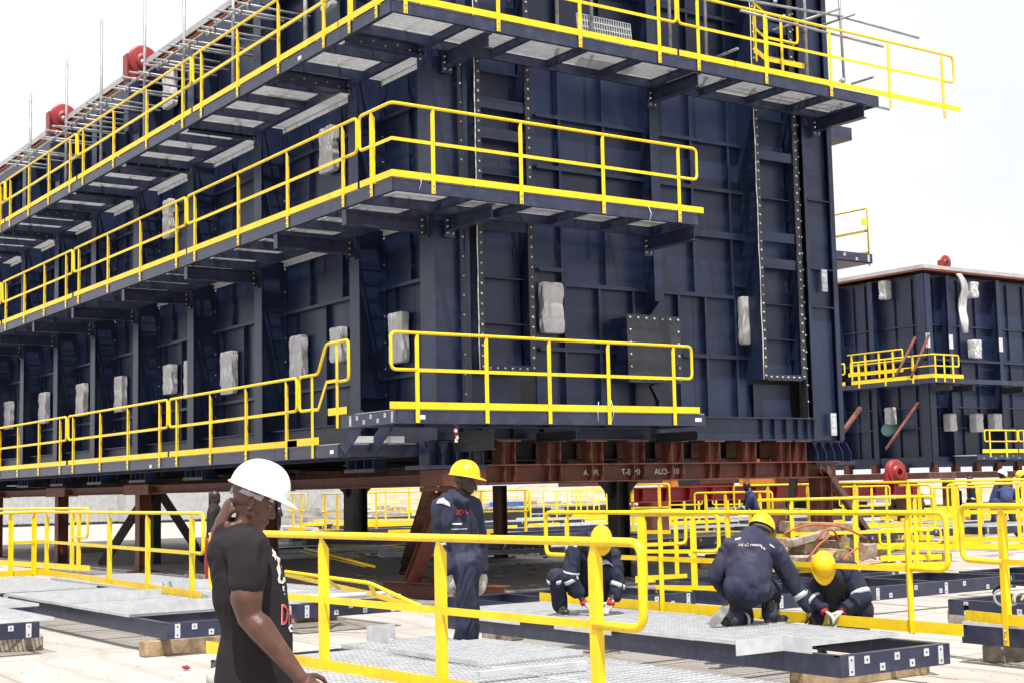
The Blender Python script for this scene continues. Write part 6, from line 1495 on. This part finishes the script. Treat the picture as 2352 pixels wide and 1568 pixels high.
m_ = MB(); cap(m_, V5(1650, 850, .10), V5(1660, 1120, .22), .12, .13, (away, .6)); fuse(m_, 'vest', 'vest', t, .012, 3, fold=.008)
d_ = RA[1]-RA[0]; band(t, RA[0]+d_*.72, RA[0]+d_*.88, .097); band(t, RA[0]+Z*.03-right*.02, RA[0]-Z*.035+right*.01, .100); band(t, V5(1420, 1090, .10), V5(1450, 1115, .08), .080)
helmet(t, PH(.0, 0, .052), face, hup, 'haty', 1.02, .05)
for a_ in (LL[2], RL[2]): boot(t, (a_.x, a_.y, .1), a_+toward)

# ---- small and partly hidden people
def simple_person(px, ptop, D, label, suit, hat, lean=0., facing=None, arms='down', low='cover', H=1.8, base=0., skin='skind', legs=.12):
    f = facing or right; c = vp(px, ptop, D); k = Vector((c.x, c.y, 0))
    t = thing('person', label, 'person', (c.x, c.y, base)); f = Vector(f); f.z = 0; f.normalize(); l = Z.cross(f); hz = c.z
    hipz = base+.92; hp = Vector((c.x, c.y, hipz))-f*lean*.55
    Lt = .60; a = lean; shp = hp+(Z*math.cos(a)+f*math.sin(a))*.50; nk = hp+(Z*math.cos(a)+f*math.sin(a))*.58; hd = nk+(Z*math.cos(a*.8)+f*math.sin(a*.8))*.17
    body = MB(); fc = (f*math.cos(a*.8+.25)-Z*math.sin(a*.8+.25)); PH = head(body, hd, fc, Z*math.cos(a)+f*math.sin(a), 1., ear=False)
    limb(body, [nk+Z*.05, nk, hp], [.055, .08, .1]); cv = MB(); lg = MB()
    cap(cv, shp, hp+Z*.1, .175, .15, (f, .68)); 
    for sd in (-1, 1):
        s_ = shp+l*.17*sd
        if arms == 'down': e_ = s_-Z*.28+l*.04*sd; w_ = e_-Z*.24+f*.08
        elif arms == 'work': e_ = s_-Z*.25+f*.12; w_ = e_+f*.2-Z*.08-l*.08*sd
        else: e_ = s_-Z*.18+f*.2; w_ = e_+f*.12-Z*.2
        limb(body, [s_, e_, w_], [.05, .04, .028]); hand(body, w_, (w_-e_), -l*sd, 1, .5, 1.05); limb(cv, [s_, e_, w_], [.085, .065, .052]); band(t, e_+(w_-e_)*.1, e_+(w_-e_)*.3, .068)
        hq = hp+l*.09*sd; kn = Vector((hq.x, hq.y, base+.50))+f*.03*sd+l*legs*.3*sd; an = Vector((hq.x, hq.y, base+.10))-f*.1*sd*legs*4+l*legs*sd
        limb(body, [hp, hq, kn, an], [.09, .07, .05, .038]); limb(lg, [hp+Z*.03, hq, kn, an+Z*.03], [.13, .115, .085, .075]); boot(t, an, an+f)
    fuse(body, 'body', skin, t, .013, 3); fuse(cv, 'jacket', suit, t, .02, 3, fold=.01, fs=7, seed=px); fuse(lg, 'trousers', low, t, .02, 3, fold=.01, fs=7, seed=px+3)
    if hat: helmet(t, PH(0, 0, .052), fc, Z*math.cos(a)+f*math.sin(a), hat, 1.03)
    return t
simple_person(2295, 1075, 40, 'distant worker in blue coveralls and a white helmet bending over, at the right edge', 'blue', 'hatw', .35, right, 'work', 'blue', base=.15)
simple_person(2312, 1100, 38, 'distant worker in blue top, dark trousers and yellow helmet bending away from the camera', 'blue', 'haty', .95, (away+right*.4), 'reach', 'jeans', base=.15)
simple_person(2352, 1080, 39, 'distant worker in navy coveralls leaning left, cut by the right photo edge', 'cover', 'haty', .5, -right, 'work', 'cover', base=.15)
simple_person(2228, 1090, 45, 'distant person in black standing left of the bending workers', 'vest', None, .1, -right, 'down', 'jeans')
simple_person(1720, 1105, 34, 'worker in blue coveralls partly hidden by the guardrails under the right end of the module', 'blue', None, .3, -right, 'work', 'blue')
simple_person(492, 1130, 24, 'person in dark top and red trousers standing behind the neck of the white helmeted man', 'vest', None, .05, right, 'down', 'red')
simple_person(640, 1155, 60, 'distant person in dark clothes standing under the module near the rusty post', 'cover', 'haty', .05, right, 'down')
# gloved hand with a cable at the right edge
q0 = at(2330, 1340, 'x', e1.x+.25); D6 = (q0-CAM).dot(FW); V6 = lambda x, y, dz=0.: vp((2996+x*.46769)/1.7415, (1998+y*.46769)/1.7415, D6+dz)
t = thing('person', 'person mostly outside the right photo edge, only a gloved hand holding a cable in view', 'person', (V6(2900, 900).x, V6(2900, 900).y, 0))
body = MB(); fh_ = -right
hc = V6(2880, 120); PH = head(body, hc, (-right*.8-Z*.5), Z-right*.3, 1.); ch = V6(2920, 460); pel = V6(3000, 1000)
RA = [V6(2800, 400), V6(2640, 820), V6(2400, 790)]; limb(body, [V6(2900, 250), ch, pel], [.055, .12, .13]); limb(body, [ch]+RA, [.08, .05, .04, .03]); limb(body, [ch, V6(3000, 400, .3), V6(2900, 800, .35), V6(2700, 850, .3)], [.08, .05, .04, .03])
for dz in (-.1, .1):
    k_ = V6(2950, 1500, dz); limb(body, [pel, Vector((k_.x, k_.y, .5)), Vector((k_.x, k_.y, .1))], [.1, .06, .04]); boot(t, (k_.x, k_.y, .1), Vector((k_.x, k_.y, .1))-right)
fuse(body, 'body', 'skind', t, .010, 3)
g_ = MB(); hand(g_, RA[2], (-right*.95-Z*.10), (toward*.2-Z*.9), 1, .75, 1.35); fuse(g_, 'glove', 'glove', t, .006, 3)
cv = MB(); cap(cv, V6(2900, 340), ch, .12, .17); cap(cv, ch, pel, .17, .16); limb(cv, [ch]+RA[:2]+[V6(2450, 800)], [.12, .09, .075, .06])
for dz in (-.1, .1): k_ = V6(2950, 1500, dz); limb(cv, [pel, Vector((k_.x, k_.y, .5)), Vector((k_.x, k_.y, .12))], [.13, .09, .08])
limb(cv, [ch, V6(3000, 400, .3), V6(2900, 800, .35), V6(2700, 850, .3)], [.12, .09, .075, .06])
fuse(cv, 'coverall', 'cover', t, .014, 3, fold=.01); helmet(t, PH(0, 0, .052), (-right*.8-Z*.5), Z-right*.3, 'haty', 1.03)
o = MB().tube(fillet([V6(2330, 790), V6(2240, 795), V6(2160, 765), V6(2105, 780), V6(2095, 840), V6(2130, 890), V6(2200, 910), V6(2260, 895), V6(2285, 880)], .1, 5), .011, 8).build('cable', 'white'); tag(o, 'white cable end hanging from the gloved hand at the right edge', 'cable')
o = MB().tube(fillet([V6(2352, 700, .05), V6(2240, 700, .05), V6(2150, 735, .05), V6(2090, 800, .05), V6(2110, 770, .1)], .1, 5), .02, 8).build('webbing_sling', 'vest'); tag(o, 'dark webbing sling looped beside the white cable at the right edge', 'sling')
